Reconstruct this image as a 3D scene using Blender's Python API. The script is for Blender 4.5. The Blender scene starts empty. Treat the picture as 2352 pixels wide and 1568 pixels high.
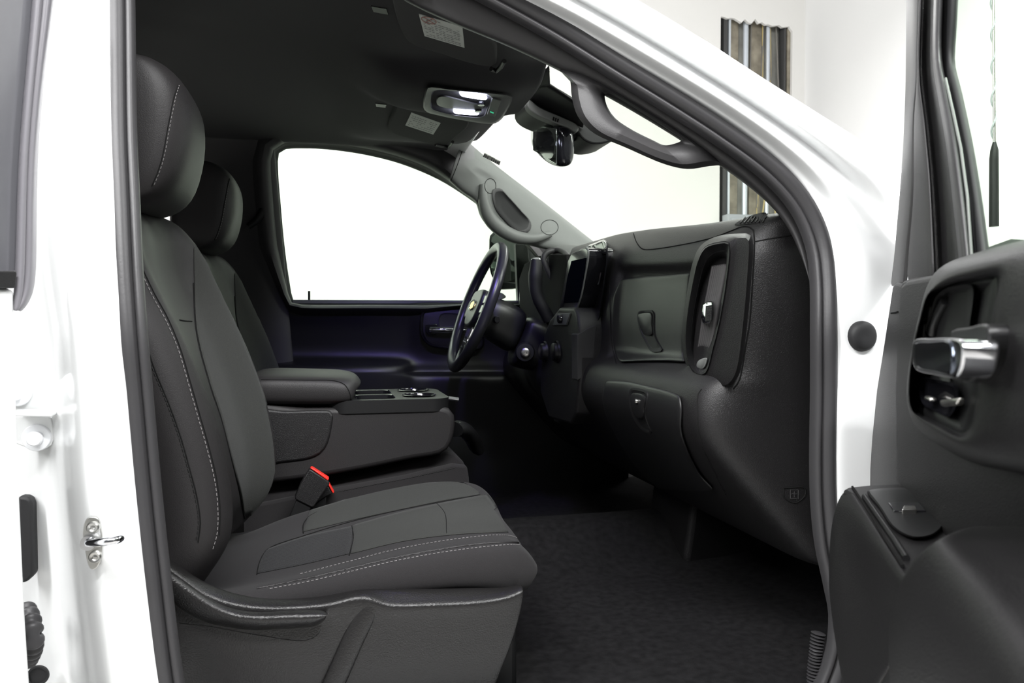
import bpy, math, random
import numpy as np
from mathutils import Vector, Matrix
from mathutils.bvhtree import BVHTree
from mathutils.geometry import tessellate_polygon
random.seed(7)
S = bpy.context.scene
COL = S.collection
# ------------------------------------------------------------------ camera
F = 1800.0; YAW = math.radians(13.3); PITCH = math.atan(49 / 1800.0); CZ = 1.30
cam_d = bpy.data.cameras.new('camera'); cam = bpy.data.objects.new('camera', cam_d); COL.objects.link(cam)
cam_d.sensor_width = 22.3; cam_d.lens = F / 2352 * 22.3; cam_d.clip_start = 0.02; cam_d.clip_end = 60
cam.location = (0, 0, CZ); cam.rotation_euler = (math.pi / 2 - PITCH, 0, -YAW)
cam_d.dof.use_dof = True; cam_d.dof.focus_distance = 1.55; cam_d.dof.aperture_fstop = 6.3
S.camera = cam
ROT = cam.rotation_euler.to_matrix()
# ------------------------------------------------------------------ light
S.view_settings.view_transform = 'Standard'; S.view_settings.look = 'None'
S.view_settings.exposure = 0.0; S.view_settings.gamma = 1.0; S.view_settings.use_curve_mapping = False
W = bpy.data.worlds.new('workshop_light'); S.world = W; W.use_nodes = True
_n = W.node_tree.nodes; _l = W.node_tree.links
_bg = _n['Background']; _tc = _n.new('ShaderNodeTexCoord'); _sp = _n.new('ShaderNodeSeparateXYZ'); _cr = _n.new('ShaderNodeValToRGB')
_l.new(_tc.outputs['Generated'], _sp.inputs[0]); _l.new(_sp.outputs['Z'], _cr.inputs[0]); _l.new(_cr.outputs[0], _bg.inputs['Color'])
_cr.color_ramp.elements[0].position = 0.0; _cr.color_ramp.elements[0].color = (.13, .135, .14, 1)
_cr.color_ramp.elements[1].position = 0.7; _cr.color_ramp.elements[1].color = (1, 1, 1, 1)
_bg.inputs['Strength'].default_value = 0.47
def area(name, loc, aim, sx, sy, power, col=(1, 1, 1)):
    d = bpy.data.lights.new(name, 'AREA'); d.shape = 'RECTANGLE'; d.size = sx; d.size_y = sy; d.energy = power; d.color = col
    o = bpy.data.objects.new(name, d); COL.objects.link(o); o.location = loc
    o.rotation_euler = (Vector(aim) - Vector(loc)).to_track_quat('-Z', 'Y').to_euler(); return o
area('shop_lamp_near', (0.2, -0.9, 3.7), (0.2, 1.2, 1.0), 3.2, 0.25, 285)
area('shop_lamp_rear', (-1.8, 0.2, 3.3), (0.4, 1.3, 1.0), 0.3, 2.4, 125)
area('far_wall_fill', (-2.2, 4.4, 3.6), (-1.6, 6.3, 1.6), 4.0, 0.4, 240)  # added lamp, out of view, that overexposes the far wall
area('shop_lamp_front', (3.0, 3.6, 3.7), (4.2, 2.6, 1.6), 0.4, 3.0, 70)
area('door_grip_fill', (2.7, 0.9, 3.5), (0.9, 0.8, 1.0), 0.3, 2.4, 90)  # added lamp, out of view, for sheen on the door grip
# ------------------------------------------------------------------ projection helpers
def ray(u, v):
    return (ROT @ Vector(((u - 1176) / F, -(v - 784) / F, -1))).normalized()
C0 = Vector((0, 0, CZ))
def PY(u, v, y):
    d = ray(u, v); return C0 + d * (y / d.y)
def PX(u, v, x):
    d = ray(u, v); return C0 + d * (x / d.x)
def PZ(u, v, z):
    d = ray(u, v); return C0 + d * ((z - CZ) / d.z)
def PN(u, v, p0, n):
    d = ray(u, v); return C0 + d * ((Vector(p0) - C0).dot(n) / d.dot(n))
def px_of(p):
    q = ROT.transposed() @ (Vector(p) - C0); return (1176 + F * q.x / -q.z, 784 - F * q.y / -q.z)
# ------------------------------------------------------------------ splines
def crom(pts, n, closed=False):
    """resample a polyline as a smooth curve with n points, even by arc length"""
    P = np.array([list(p) for p in pts], float); m = len(P)
    out = []
    rng = range(m) if closed else range(m - 1)
    for i in rng:
        if closed: a, b, c, d = P[(i - 1) % m], P[i], P[(i + 1) % m], P[(i + 2) % m]
        else:
            b, c = P[i], P[i + 1]; a = P[i - 1] if i else 2 * b - c; d = P[i + 2] if i + 2 < m else 2 * c - b
        ta = max(np.linalg.norm(b - a), 1e-9) ** .5; tb = max(np.linalg.norm(c - b), 1e-9) ** .5; tc = max(np.linalg.norm(d - c), 1e-9) ** .5
        t0, t1, t2, t3 = 0, ta, ta + tb, ta + tb + tc
        for t in np.linspace(t1, t2, 12, endpoint=False):
            A1 = (t1 - t) / (t1 - t0) * a + (t - t0) / (t1 - t0) * b; A2 = (t2 - t) / (t2 - t1) * b + (t - t1) / (t2 - t1) * c
            A3 = (t3 - t) / (t3 - t2) * c + (t - t2) / (t3 - t2) * d
            B1 = (t2 - t) / (t2 - t0) * A1 + (t - t0) / (t2 - t0) * A2; B2 = (t3 - t) / (t3 - t1) * A2 + (t - t1) / (t3 - t1) * A3
            out.append((t2 - t) / (t2 - t1) * B1 + (t - t1) / (t2 - t1) * B2)
    if closed: out.append(P[0])
    else: out.append(P[-1])
    out = np.array(out); L = np.r_[0, np.cumsum(np.linalg.norm(np.diff(out, axis=0), axis=1))]
    s = np.linspace(0, L[-1], n + 1)[:-1] if closed else np.linspace(0, L[-1], n)
    r = np.stack([np.interp(s, L, out[:, k]) for k in range(P.shape[1])], 1)
    return [tuple(q) for q in r]
# ------------------------------------------------------------------ object helpers
ROOTLOC = {}
def tag(o, label, cat, group=None, kind=None):
    if label: o['label'] = label
    if cat: o['category'] = cat
    if group: o['group'] = group
    if kind: o['kind'] = kind
    return o
def thing(name, label, cat, loc, group=None):
    o = bpy.data.objects.new(name, None); COL.objects.link(o); o.location = loc; o.empty_display_size = .05
    ROOTLOC[o.name] = Vector(loc); return tag(o, label, cat, group)
def root_off(par):
    while par is not None:
        if par.name in ROOTLOC: return ROOTLOC[par.name]
        par = par.parent
    return Vector((0, 0, 0))
def mk(name, verts, faces, m, par=None, smooth=40, sub=0, solid=0, bev=0, seg=2, crease=None, solid_off=-1, wn=False):
    off = root_off(par)
    me = bpy.data.meshes.new(name); me.from_pydata([tuple(Vector(v) - off) for v in verts], [], faces); me.validate(); me.update()
    o = bpy.data.objects.new(name, me); COL.objects.link(o)
    if par is not None: o.parent = par
    me.materials.append(m)
    if smooth:
        me.polygons.foreach_set('use_smooth', [True] * len(me.polygons)); 
        if not sub: me.set_sharp_from_angle(angle=math.radians(smooth))
    import bmesh
    bm = bmesh.new(); bm.from_mesh(me); bmesh.ops.recalc_face_normals(bm, faces=bm.faces); bm.to_mesh(me); bm.free()
    if solid:
        s = o.modifiers.new('thickness', 'SOLIDIFY'); s.thickness = solid; s.offset = solid_off
    if bev:
        b = o.modifiers.new('edge', 'BEVEL'); b.width = bev; b.segments = seg; b.limit_method = 'ANGLE'; b.angle_limit = math.radians(35); b.harden_normals = False
    if sub:
        s = o.modifiers.new('smooth', 'SUBSURF'); s.levels = sub; s.render_levels = sub
    return o
def patch(name, grid, m, par=None, sub=2, solid=0.004, smooth=60, flip=False, **k):
    R, Cn = len(grid), len(grid[0]); V = [p for r in grid for p in r]
    Fc = [(i * Cn + j, i * Cn + j + 1, (i + 1) * Cn + j + 1, (i + 1) * Cn + j) for i in range(R - 1) for j in range(Cn - 1)]
    if flip: Fc = [f[::-1] for f in Fc]
    return mk(name, V, Fc, m, par, smooth, sub, solid, **k)
def loft(name, rings, m, par=None, sub=0, cap=True, closed=True, smooth=50, capA=True, capB=True, **k):
    n = len(rings[0]); V = [p for r in rings for p in r]; Fc = []
    for i in range(len(rings) - 1):
        for j in range(n if closed else n - 1):
            a = i * n + j; b = i * n + (j + 1) % n; Fc.append((a, b, b + n, a + n))
    if cap and closed:
        if capA: Fc.append(tuple(range(n))[::-1])
        if capB: Fc.append(tuple((len(rings) - 1) * n + j for j in range(n)))
    return mk(name, V, Fc, m, par, smooth, sub, **k)
def slab(name, pts, ext, m, par=None, bev=.003, seg=2, holes=(), smooth=40, **k):
    """solid from a flat outline (3-D points) and an extrusion vector, with optional holes"""
    ext = Vector(ext); loops = [[Vector(p) for p in pts]] + [[Vector(p) for p in h] for h in holes]
    V = [p for l in loops for p in l]; n = len(V)
    V2 = V + [p + ext for p in V]; Fc = []
    if holes:
        for t in tessellate_polygon(loops): Fc += [tuple(t), tuple(i + n for i in t[::-1])]
    else:
        Fc += [tuple(range(n)), tuple(range(2 * n - 1, n - 1, -1))]
    s = 0
    for l in loops:
        L = len(l)
        for i in range(L): a = s + i; b = s + (i + 1) % L; Fc.append((a, b, b + n, a + n))
        s += L
    if holes: bev = 0
    return mk(name, V2, Fc, m, par, smooth, bev=bev, seg=seg, **k)
def sweep(name, path, radii, m, par=None, closed=False, k=10, up=None, ell=1.0, smooth=60, prof=None, **kw):
    """tube along a 3-D path; radii scalar or list; ell flattens along the 'up' direction; prof = list of (a,b) cross points"""
    P = [Vector(p) for p in path]; n = len(P); rings = []
    up = Vector(up) if up is not None else None; last = None
    for i, p in enumerate(P):
        if closed: t = (P[(i + 1) % n] - P[i - 1]).normalized()
        else: t = (P[min(i + 1, n - 1)] - P[max(i - 1, 0)]).normalized()
        if up is not None: b = (up - t * up.dot(t)).normalized()
        else:
            ref = last if last is not None else (Vector((0, 0, 1)) if abs(t.z) < .9 else Vector((0, 1, 0)))
            b = (ref - t * ref.dot(t)).normalized(); last = b
        a = t.cross(b); r = radii[i] if hasattr(radii, '__len__') else radii
        if prof is not None: rings.append([p + (a * x + b * y) * r for x, y in prof])
        else: rings.append([p + (a * math.cos(2 * math.pi * j / k) + b * ell * math.sin(2 * math.pi * j / k)) * r for j in range(k)])
    if closed: rings.append(rings[0])
    o_k = len(rings[0])
    if closed:
        V = [p for r in rings[:-1] for p in r]; N = n; Fc = []
        for i in range(N):
            for j in range(o_k):
                a_ = i * o_k + j; b_ = i * o_k + (j + 1) % o_k; c = ((i + 1) % N) * o_k
                Fc.append((a_, b_, c + (j + 1) % o_k, c + j))
        return mk(name, V, Fc, m, par, smooth, **kw)
    return loft(name, rings, m, par, smooth=smooth, **kw)
def box_pts(c, s, M=None):
    c = Vector(c); V = []
    for dx in (-.5, .5):
        for dy in (-.5, .5):
            for dz in (-.5, .5):
                q = Vector((dx * s[0], dy * s[1], dz * s[2])); V.append(c + (M @ q if M else q))
    return V
BF = [(0, 1, 3, 2), (4, 6, 7, 5), (0, 4, 5, 1), (2, 3, 7, 6), (0, 2, 6, 4), (1, 5, 7, 3)]
def box(name, c, s, m, par=None, bev=.002, M=None, **k):
    return mk(name, box_pts(c, s, M), BF, m, par, bev=bev, **k)
def boxes(name, lst, m, par=None, **k):
    V = []; Fc = []
    for c, s, M in lst:
        b = len(V); V += box_pts(c, s, M); Fc += [tuple(i + b for i in f) for f in BF]
    return mk(name, V, Fc, m, par, **k)
def disc(name, c, axis, prof, m, par=None, k=28, up=None, sx=1.0, **kw):
    """lathe: prof = [(radius, height along axis)...]"""
    ax = Vector(axis).normalized(); r0 = Vector(up) if up else (Vector((0, 0, 1)) if abs(ax.z) < .9 else Vector((1, 0, 0)))
    b = (r0 - ax * r0.dot(ax)).normalized(); a = ax.cross(b); c = Vector(c)
    rings = [[c + ax * h + (a * sx * math.cos(2 * math.pi * j / k) + b * math.sin(2 * math.pi * j / k)) * max(r, 1e-4) for j in range(k)] for r, h in prof]
    return loft(name, rings, m, par, **kw)
def nest(name, loops, m, par=None, n=48, capA=False, capB=True, closed_smooth=True, **k):
    """concentric loops: list of (pixel loop, function(u,v)->point), joined into one surface"""
    rings = []
    for lp, fn in loops:
        q = crom(lp, n, True) if closed_smooth else lp
        rings.append([fn(u, v) for u, v in q])
    return loft(name, rings, m, par, capA=capA, capB=capB, **k)
def grow(loop, s, c=None, su=None):
    """scale a pixel loop about its centre"""
    a = np.array(loop, float); c = a.mean(0) if c is None else np.array(c)
    sv = np.array([su if su is not None else s, s]); return [tuple(q) for q in (a - c) * sv + c]
def inset(loop, d):
    a = np.array(loop, float); n = len(a); area2 = sum(a[i][0] * a[(i + 1) % n][1] - a[(i + 1) % n][0] * a[i][1] for i in range(n))
    s = 1 if area2 > 0 else -1; out = []
    for i in range(n):
        t = a[(i + 1) % n] - a[i - 1]; t = t / max(np.linalg.norm(t), 1e-9); out.append(tuple(a[i] + s * d * np.array([-t[1], t[0]])))
    return out
def bvh(*objs):
    bpy.context.view_layer.update(); dg = bpy.context.evaluated_depsgraph_get(); V = []; Fc = []
    for o in objs:
        e = o.evaluated_get(dg); me = e.to_mesh(); b = len(V); mw = e.matrix_world
        V += [mw @ v.co for v in me.vertices]; Fc += [tuple(i + b for i in p.vertices) for p in me.polygons]; e.to_mesh_clear()
    return BVHTree.FromPolygons(V, Fc)
def hit(T, u, v):
    d = ray(u, v); h = T.ray_cast(C0, d)
    return (h[0], h[1] if h[1].dot(d) < 0 else -h[1]) if h[0] is not None else (None, None)
def stitch(name, T, pts, m, par, r=.0007, dash=.0045, gap=.003, lift=.0006, solid_line=False, step=3.0):
    """thread or seam laid on a surface along a traced line"""
    q = crom(pts, max(8, int(sum(math.dist(pts[i], pts[i + 1]) for i in range(len(pts) - 1)) / step)))
    H = [hit(T, u, v) for u, v in q]; H = [h for h in H if h[0] is not None]
    if len(H) < 3: print('stitch miss', name, pts[0]); return None
    P = [h[0] + h[1] * lift for h in H]
    # drop jumps
    keep = [0]
    for i in range(1, len(P)):
        if (P[i] - P[keep[-1]]).length < .06: keep.append(i)
    P = [P[i] for i in keep]; N = [H[i][1] for i in keep]
    if solid_line: return sweep(name, P, r, m, par, k=6)
    L = [0]
    for i in range(1, len(P)): L.append(L[-1] + (P[i] - P[i - 1]).length)
    V = []; Fc = []; s = 0
    A = np.array([list(p) for p in P]); NN = np.array([list(p) for p in N])
    def at(t): return Vector([np.interp(t, L, A[:, k]) for k in range(3)]), Vector([np.interp(t, L, NN[:, k]) for k in range(3)])
    while s + dash < L[-1]:
        p, n1 = at(s); q2, _ = at(s + dash); t = (q2 - p).normalized(); a = t.cross(n1).normalized(); b = len(V)
        for c in (p, q2):
            for x, y in ((-1, 0), (0, 1), (1, 0), (0, -1)): V.append(c + a * x * r + n1 * y * r)
        Fc += [(b, b + 1, b + 5, b + 4), (b + 1, b + 2, b + 6, b + 5), (b + 2, b + 3, b + 7, b + 6), (b + 3, b, b + 4, b + 7), (b, b + 3, b + 2, b + 1), (b + 4, b + 5, b + 6, b + 7)]
        s += dash + gap
    return mk(name, V, Fc, m, par)
def drape(name, T, rows, m, par, thick=.002, lift=.001, nu=14, nv=10, sub=1, **k):
    """panel lying on a surface: rows of pixel points (same count) resampled to a grid and dropped onto the surface"""
    R = [crom(r, nu) for r in rows]
    cols = [crom([r[j] for r in R], nv) for j in range(nu)]
    grid = []; last = None
    for i in range(nv):
        row = []
        for j in range(nu):
            h, n_ = hit(T, *cols[j][i])
            if h is None and last is None:
                for q in cols[j][i:] + [c[i] for c in cols] + sum(cols, []):
                    h, n_ = hit(T, *q)
                    if h is not None: break
                if h is None: print('drape miss', name); return None
            elif h is None: h, n_ = last
            last = (h, n_); row.append(h + n_ * (lift + thick))
        grid.append(row)
    return patch(name, grid, m, par, sub=sub, solid=(thick + .002 if thick > .001 else .0006), solid_off=0, **k)
# ------------------------------------------------------------------ materials
def mat(name, col, rough=.5, metal=0, coat=0, bump=0, bscale=600, vor=False, sheen=0, spec=.5, var=0, vscale=8, trans=0, coat_r=.05, emit=None, es=1.0, ior=1.45):
    m = bpy.data.materials.new(name); m.use_nodes = True; nt = m.node_tree; b = nt.nodes['Principled BSDF']
    b.inputs['Base Color'].default_value = (*col, 1); b.inputs['Roughness'].default_value = rough; b.inputs['Metallic'].default_value = metal
    b.inputs['Coat Weight'].default_value = coat; b.inputs['Coat Roughness'].default_value = coat_r; b.inputs['Specular IOR Level'].default_value = spec
    b.inputs['Sheen Weight'].default_value = sheen; b.inputs['Sheen Roughness'].default_value = .5; b.inputs['Transmission Weight'].default_value = trans; b.inputs['IOR'].default_value = ior
    if emit: b.inputs['Emission Color'].default_value = (*emit, 1); b.inputs['Emission Strength'].default_value = es
    if bump or var:
        tc = nt.nodes.new('ShaderNodeTexCoord')
    if bump:
        t = nt.nodes.new('ShaderNodeTexVoronoi' if vor else 'ShaderNodeTexNoise'); t.inputs['Scale'].default_value = bscale
        if not vor: t.inputs['Detail'].default_value = 3
        bp = nt.nodes.new('ShaderNodeBump'); bp.inputs['Strength'].default_value = bump; bp.inputs['Distance'].default_value = .0008
        nt.links.new(tc.outputs['Object'], t.inputs['Vector']); nt.links.new(t.outputs[0], bp.inputs['Height']); nt.links.new(bp.outputs[0], b.inputs['Normal'])
    if var:
        t2 = nt.nodes.new('ShaderNodeTexNoise'); t2.inputs['Scale'].default_value = vscale; t2.inputs['Detail'].default_value = 4
        r = nt.nodes.new('ShaderNodeValToRGB'); r.color_ramp.elements[0].position = .3; r.color_ramp.elements[1].position = .7
        r.color_ramp.elements[0].color = (*[c * (1 - var) for c in col], 1); r.color_ramp.elements[1].color = (*[min(1, c * (1 + var)) for c in col], 1)
        nt.links.new(tc.outputs['Object'], t2.inputs['Vector']); nt.links.new(t2.outputs[0], r.inputs[0]); nt.links.new(r.outputs[0], b.inputs['Base Color'])
    return m
def weave(name, col, col2, scale=900, rough=.9, sheen=.05, bump=.5, dots=False):
    m = mat(name, col, rough, sheen=sheen, spec=.2); nt = m.node_tree; b = nt.nodes['Principled BSDF']
    tc = nt.nodes.new('ShaderNodeTexCoord'); w = nt.nodes.new('ShaderNodeTexVoronoi' if not dots else 'ShaderNodeTexWave')
    w.inputs['Scale'].default_value = scale
    if dots: w.bands_direction = 'DIAGONAL'; w.inputs['Distortion'].default_value = 3; w.inputs['Detail'].default_value = 1; w.inputs['Detail Scale'].default_value = 2
    r = nt.nodes.new('ShaderNodeValToRGB'); r.color_ramp.elements[0].color = (*col, 1); r.color_ramp.elements[1].color = (*col2, 1)
    bp = nt.nodes.new('ShaderNodeBump'); bp.inputs['Strength'].default_value = bump; bp.inputs['Distance'].default_value = .0006
    nt.links.new(tc.outputs['Object'], w.inputs['Vector']); nt.links.new(w.outputs[0], r.inputs[0]); nt.links.new(r.outputs[0], b.inputs['Base Color'])
    nt.links.new(w.outputs[0], bp.inputs['Height']); nt.links.new(bp.outputs[0], b.inputs['Normal']); return m
def glassmat(name, col, refl=.08):
    m = bpy.data.materials.new(name); m.use_nodes = True; nt = m.node_tree; nt.nodes.remove(nt.nodes['Principled BSDF']); out = nt.nodes['Material Output']
    t = nt.nodes.new('ShaderNodeBsdfTransparent'); t.inputs[0].default_value = (*col, 1); g = nt.nodes.new('ShaderNodeBsdfGlossy'); g.inputs['Roughness'].default_value = .02
    mx = nt.nodes.new('ShaderNodeMixShader'); mx.inputs[0].default_value = refl; nt.links.new(t.outputs[0], mx.inputs[1]); nt.links.new(g.outputs[0], mx.inputs[2]); nt.links.new(mx.outputs[0], out.inputs[0]); return m
M = dict(
 plastic=mat('charcoal_grained_plastic', (.0105, .010, .0105), .40, bump=1.0, bscale=700, spec=.5),
 plastic2=mat('satin_black_plastic', (.010, .010, .0105), .38, bump=.25, bscale=900, spec=.5),
 plasticdk=mat('matte_black_plastic', (.007, .007, .0075), .55, spec=.35),
 seatplastic=mat('seat_base_plastic', (.0105, .010, .0102), .34, bump=.9, bscale=420),
 gloss=mat('gloss_black_plastic', (.008, .008, .010), .12, coat=.4),
 screen=mat('display_glass', (.004, .005, .009), .6, spec=.0),
 rubber=mat('black_rubber', (.040, .039, .041), .42, bump=.2, bscale=300, spec=.45),
 rubberdk=mat('dark_rubber', (.012, .012, .013), .6),
 visor_litside=mat('visor_cloth_and_lit_side', (.042, .042, .042), .9, bump=.3, bscale=900, spec=.15),
 slatgrey=mat('vent_slat_plastic', (.055, .053, .054), .5),
 framegrey=mat('door_frame_plastic', (.045, .044, .045), .45, bump=.3, bscale=700),
 sticker_glint=mat('sticker_and_glint_white', (.85, .85, .8), .6),
 liner=mat('headliner_cloth', (.020, .020, .021), .95, bump=.4, bscale=900, spec=.15, sheen=.1),
 trim=mat('pillar_trim_plastic', (.034, .033, .034), .5, bump=.3, bscale=700),
 trimlt=mat('grey_and_lit_trim', (.13, .135, .13), .5, bump=.3, bscale=700),  # paler trim; on the driver pillar, windshield light put into the colour
 leather=mat('bolster_vinyl', (.0185, .0172, .0178), .5, bump=.5, bscale=800, spec=.4),
 fabric=weave('seat_cloth', (.020, .0207, .0198), (.044, .045, .042), 1100),
 fabric2=weave('seat_cloth_patterned', (.009, .009, .010), (.036, .036, .037), 160, dots=True, bump=.6),
 cushion=weave('seat_edge_cloth', (.0165, .0155, .0165), (.028, .0265, .0275), 1300),
 carpet=mat('black_carpet', (.0115, .0112, .0118), 1.0, bump=1.0, bscale=420, spec=.1, var=.3, vscale=60),
 paint=mat('white_car_paint', (.79, .80, .80), .22, coat=.8, coat_r=.03),
 paintm=mat('white_primer_paint', (.80, .81, .83), .4, coat=.2),
 chrome=mat('chrome', (.78, .79, .82), .10, metal=1),
 satin=mat('satin_metal', (.62, .61, .58), .28, metal=1),
 steel=mat('zinc_steel', (.50, .50, .48), .32, metal=1, var=.15, vscale=60),
 thread=mat('pale_thread', (.20, .19, .19), .8),
 threaddk=mat('dark_thread', (.012, .012, .012), .8),
 seam=mat('seam_shadow', (.010, .010, .010), .9, spec=.1),
 red=mat('red_plastic', (.75, .03, .02), .4, spec=.5),
 label=mat('paper_label', (.42, .44, .41), .6),
 ink=mat('grey_ink', (.17, .17, .17), .8),
 inkred=mat('reddish_ink', (.30, .17, .15), .8),
 wall=mat('painted_wall', (.80, .79, .76), .8, bump=.1, bscale=40),
 wall2=mat('painted_side_wall', (.82, .82, .81), .8, bump=.1, bscale=40),
 concrete=mat('concrete', (.42, .41, .39), .8, var=.2, vscale=2),
 wood=mat('weathered_stud', (.30, .27, .21), .8, var=.35, vscale=9, bump=.5, bscale=60),
 backing=mat('grey_sheathing', (.33, .33, .30), .8, var=.25, vscale=5),
 galv=mat('galvanised_tube', (.62, .66, .70), .4, metal=.4),
 darkmetal=mat('dark_channel', (.06, .06, .06), .5),
 cable=mat('yellow_jacket_cable', (.50, .40, .18), .6), cable2=mat('grey_cable', (.20, .19, .17), .6),
 panelgrey=mat('grey_electric_box', (.36, .38, .40), .5),
 gold=mat('gold_emblem', (.75, .60, .25), .3, metal=1),
 lens=mat('lamp_lens', (.8, .82, .9), .2, emit=(.75, .78, 1.0), es=14),
 lensdim=mat('lamp_lens_side', (.3, .32, .36), .2, emit=(.55, .56, 1.0), es=1.2),
 green=mat('green_telltale', (.0, .2, .1), .4, emit=(.05, .8, .4), es=.6),
 mirror=mat('mirror_glass', (.75, .80, .78), .03, metal=1),
 glass=glassmat('green_tinted_glass', (.90, .97, .90), .05),
 windshield=glassmat('windshield_glass', (.93, .98, .92), .04),
 tint=mat('tinted_window_glass', (.10, .10, .11), .16, coat=.5, spec=.8),
)
# ================================================================== workshop (setting)
YW = 6.3; XW = 4.19
def struct(o): o['kind'] = 'structure'; return o
struct(box('floor', (0, 1.5, -.05), (14, 12, .1), M['concrete'], bev=0))
# far wall, with an opening cut in the plaster where the studs show
hx0 = PY(1655, 100, YW).x; hx1 = PY(1820, 100, YW).x; hz1 = PY(1655, 38, YW).z; hz0 = .35
top = []; random.seed(3)
for i in range(22):
    x = hx0 + (hx1 - hx0) * i / 21; zz = hz1 - .0 - .05 * (i / 21) + random.uniform(-.022, .022) + (.012 if i % 5 == 0 else 0); top.append(Vector((x, YW, zz)))
outer = [Vector((-7, YW, 0)), Vector((XW, YW, 0)), Vector((XW, YW, 4.9)), Vector((-7, YW, 4.9))]
hole = [Vector((hx0, YW, hz0)), Vector((hx1, YW, hz0))] + top[::-1]
struct(slab('wall_far', outer, (0, .03, 0), M['wall'], holes=[hole]))
struct(box('wall_front', (XW + .03, 0, 2.45), (.06, 12.7, 4.9), M['wall2'], bev=0))
# stud bay behind the opening
bay = thing('wall_stud_bay', 'open stud bay with bare sheathing, conduit and cables in the far workshop wall', 'wall opening', ((hx0 + hx1) / 2, YW + .1, 0))
box('sheathing', ((hx0 + hx1) / 2, YW + .17, 2.3), (hx1 - hx0 + .3, .03, 4.6), M['backing'], bay, bev=0)
def upx(u, y=YW + .08): return PY(u, 200, y).x
for u, w, mm in ((1660, .035, 'darkmetal'), (1670, .02, 'galv'), (1806, .04, 'wood'), (1796, .02, 'darkmetal')):
    box('stud', (upx(u), YW + .08, 2.3), (w, .09, 4.6), M[mm], bay, bev=.002)
box('stud', (upx(1815), YW + .07, 2.3), (.012, .05, 4.6), M['galv'], bay, bev=0)
for u, r in ((1712, .024), (1763, .018)):
    sweep('conduit', [(upx(u, YW + .07), YW + .07, .0), (upx(u, YW + .07), YW + .07, 4.6)], r, M['galv'], bay, k=14)
box('sheathing_board', (upx(1685), YW + .13, 2.3), (.13, .02, 4.6), M['wood'], bay, bev=0)
box('sheathing_board', (upx(1740), YW + .125, 2.3), (.11, .02, 4.6), M['wood'], bay, bev=0)
random.seed(5)
for i in range(7):
    a = random.uniform(1728, 1780); b = a + random.uniform(-24, 20); cc = (a + b) / 2 + random.uniform(-10, 10)
    p = [Vector((upx(a), YW + .1, 4.5)), Vector((upx(cc), YW + .055, 2.9)), Vector((upx(b), YW + .07, 2.2)), Vector((upx(b + random.uniform(-22, 22)), YW + .05, 1.9)), Vector((upx(cc), YW + .08, 1.2))]
    sweep('cable', crom(p, 24), .007, M['cable' if i % 2 else 'cable2'], bay, k=6)
ex = PY(1715, 520, YW - .05)
eb = thing('electrical_box', 'grey metal electrical box below the open stud bay, seen over the dashboard', 'electrical box', (ex.x, YW, 1.5))
box('enclosure', (ex.x, YW - .05, PY(1700, 494, YW - .05).z - .35), (.42, .1, .7), M['panelgrey'], eb, bev=.004)
box('box_door', (ex.x, YW - .104, PY(1700, 494, YW - .05).z - .35), (.36, .012, .64), M['panelgrey'], eb, bev=.003)

# ================================================================== truck body (outside)
body = thing('pickup_body', 'white pickup truck body with its front passenger doorway open', 'truck', (0, 1.05, 0))
def yF(v):  # the doorway leans in towards the roof
    return 1.10 + max(0, (735 - v) / 735) * .13
seal_px = [(274, -150), (276, 0), (279, 300), (285, 450), (292, 620), (303, 780), (314, 900), (332, 1100), (353, 1300), (386, 1568), (420, 1750), (520, 1850), (900, 1890), (1500, 1860), (1780, 1760),
           (1915, 1540), (1935, 1420), (1922, 1340), (1903, 1250), (1893, 1150), (1891, 1050), (1893, 900), (1893, 760), (1891, 640), (1883, 572), (1861, 507), (1828, 452), (1766, 387), (1661, 309), (1560, 243), (1424, 159), (1270, 63), (1120, -20), (900, -130), (640, -230), (400, -250), (300, -215)]
sp = crom([PY(u, v, yF(v)) for u, v in seal_px], 260, True)
prof = [(-1.0, .15), (-.85, .75), (-.35, 1.0), (.1, .8), (.3, .35), (.42, .15), (.5, .45), (.72, .55), (.92, .35), (1.05, -.1), (1.0, -.7), (-.9, -.7)]
def ring_sweep(name, pts, prof, r, m, par, out=(0, -1, 0), **k):
    P = [Vector(p) for p in pts]; n = len(P); cen = sum(P, Vector()) / n; V = []; Fc = []; out = Vector(out); kk = len(prof)
    for i, p in enumerate(P):
        t = (P[(i + 1) % n] - P[i - 1]).normalized(); a = t.cross(out).normalized()
        if a.dot(cen - p) < 0 and i == 0: sgn = -1
        elif i == 0: sgn = 1
        a = a * sgn
        for x, y in prof: V.append(p + a * x * r + out * y * r)
    for i in range(n):
        for j in range(kk):
            Fc.append((i * kk + j, i * kk + (j + 1) % kk, ((i + 1) % n) * kk + (j + 1) % kk, ((i + 1) % n) * kk + j))
    return mk(name, V, Fc, m, par, **k)
ring_sweep('door_seal', sp, prof, .0175, M['rubber'], body, smooth=75)

# B pillar (between the two passenger doors)
def g(rows): return [[PY(u, v, y) for u, v, y in r] for r in rows]
bp = []
for v in (-260, -120, 0, 150, 300, 450, 620, 760, 900, 1000, 1100, 1200, 1300, 1430, 1568, 1760):
    s = np.interp(v, [-260, 0, 300, 620, 780, 900, 1100, 1300, 1568, 1760], [274, 276, 279, 292, 303, 314, 332, 353, 386, 425])
    d = yF(v) - 1.10
    g1 = np.interp(v, [-260, 600, 760, 900, 1100, 1300, 1568, 1760], [100, 118, 150, 160, 172, 196, 232, 262])   # ridge line
    bp.append([(g1 - 190, v, 1.25 + d), (g1 - 120, v, 1.205 + d), (g1 - 72, v, 1.185 + d), (g1 - 34, v, 1.165 + d), (g1 - 8, v, 1.118 + d), (g1 + 22, v, 1.072 + d), (g1 + 46, v, 1.068 + d), (s - 62, v, 1.070 + d), (s - 22, v, 1.084 + d), (s - 6, v, 1.10 + d), (s + 6, v, 1.16 + d)])
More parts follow.
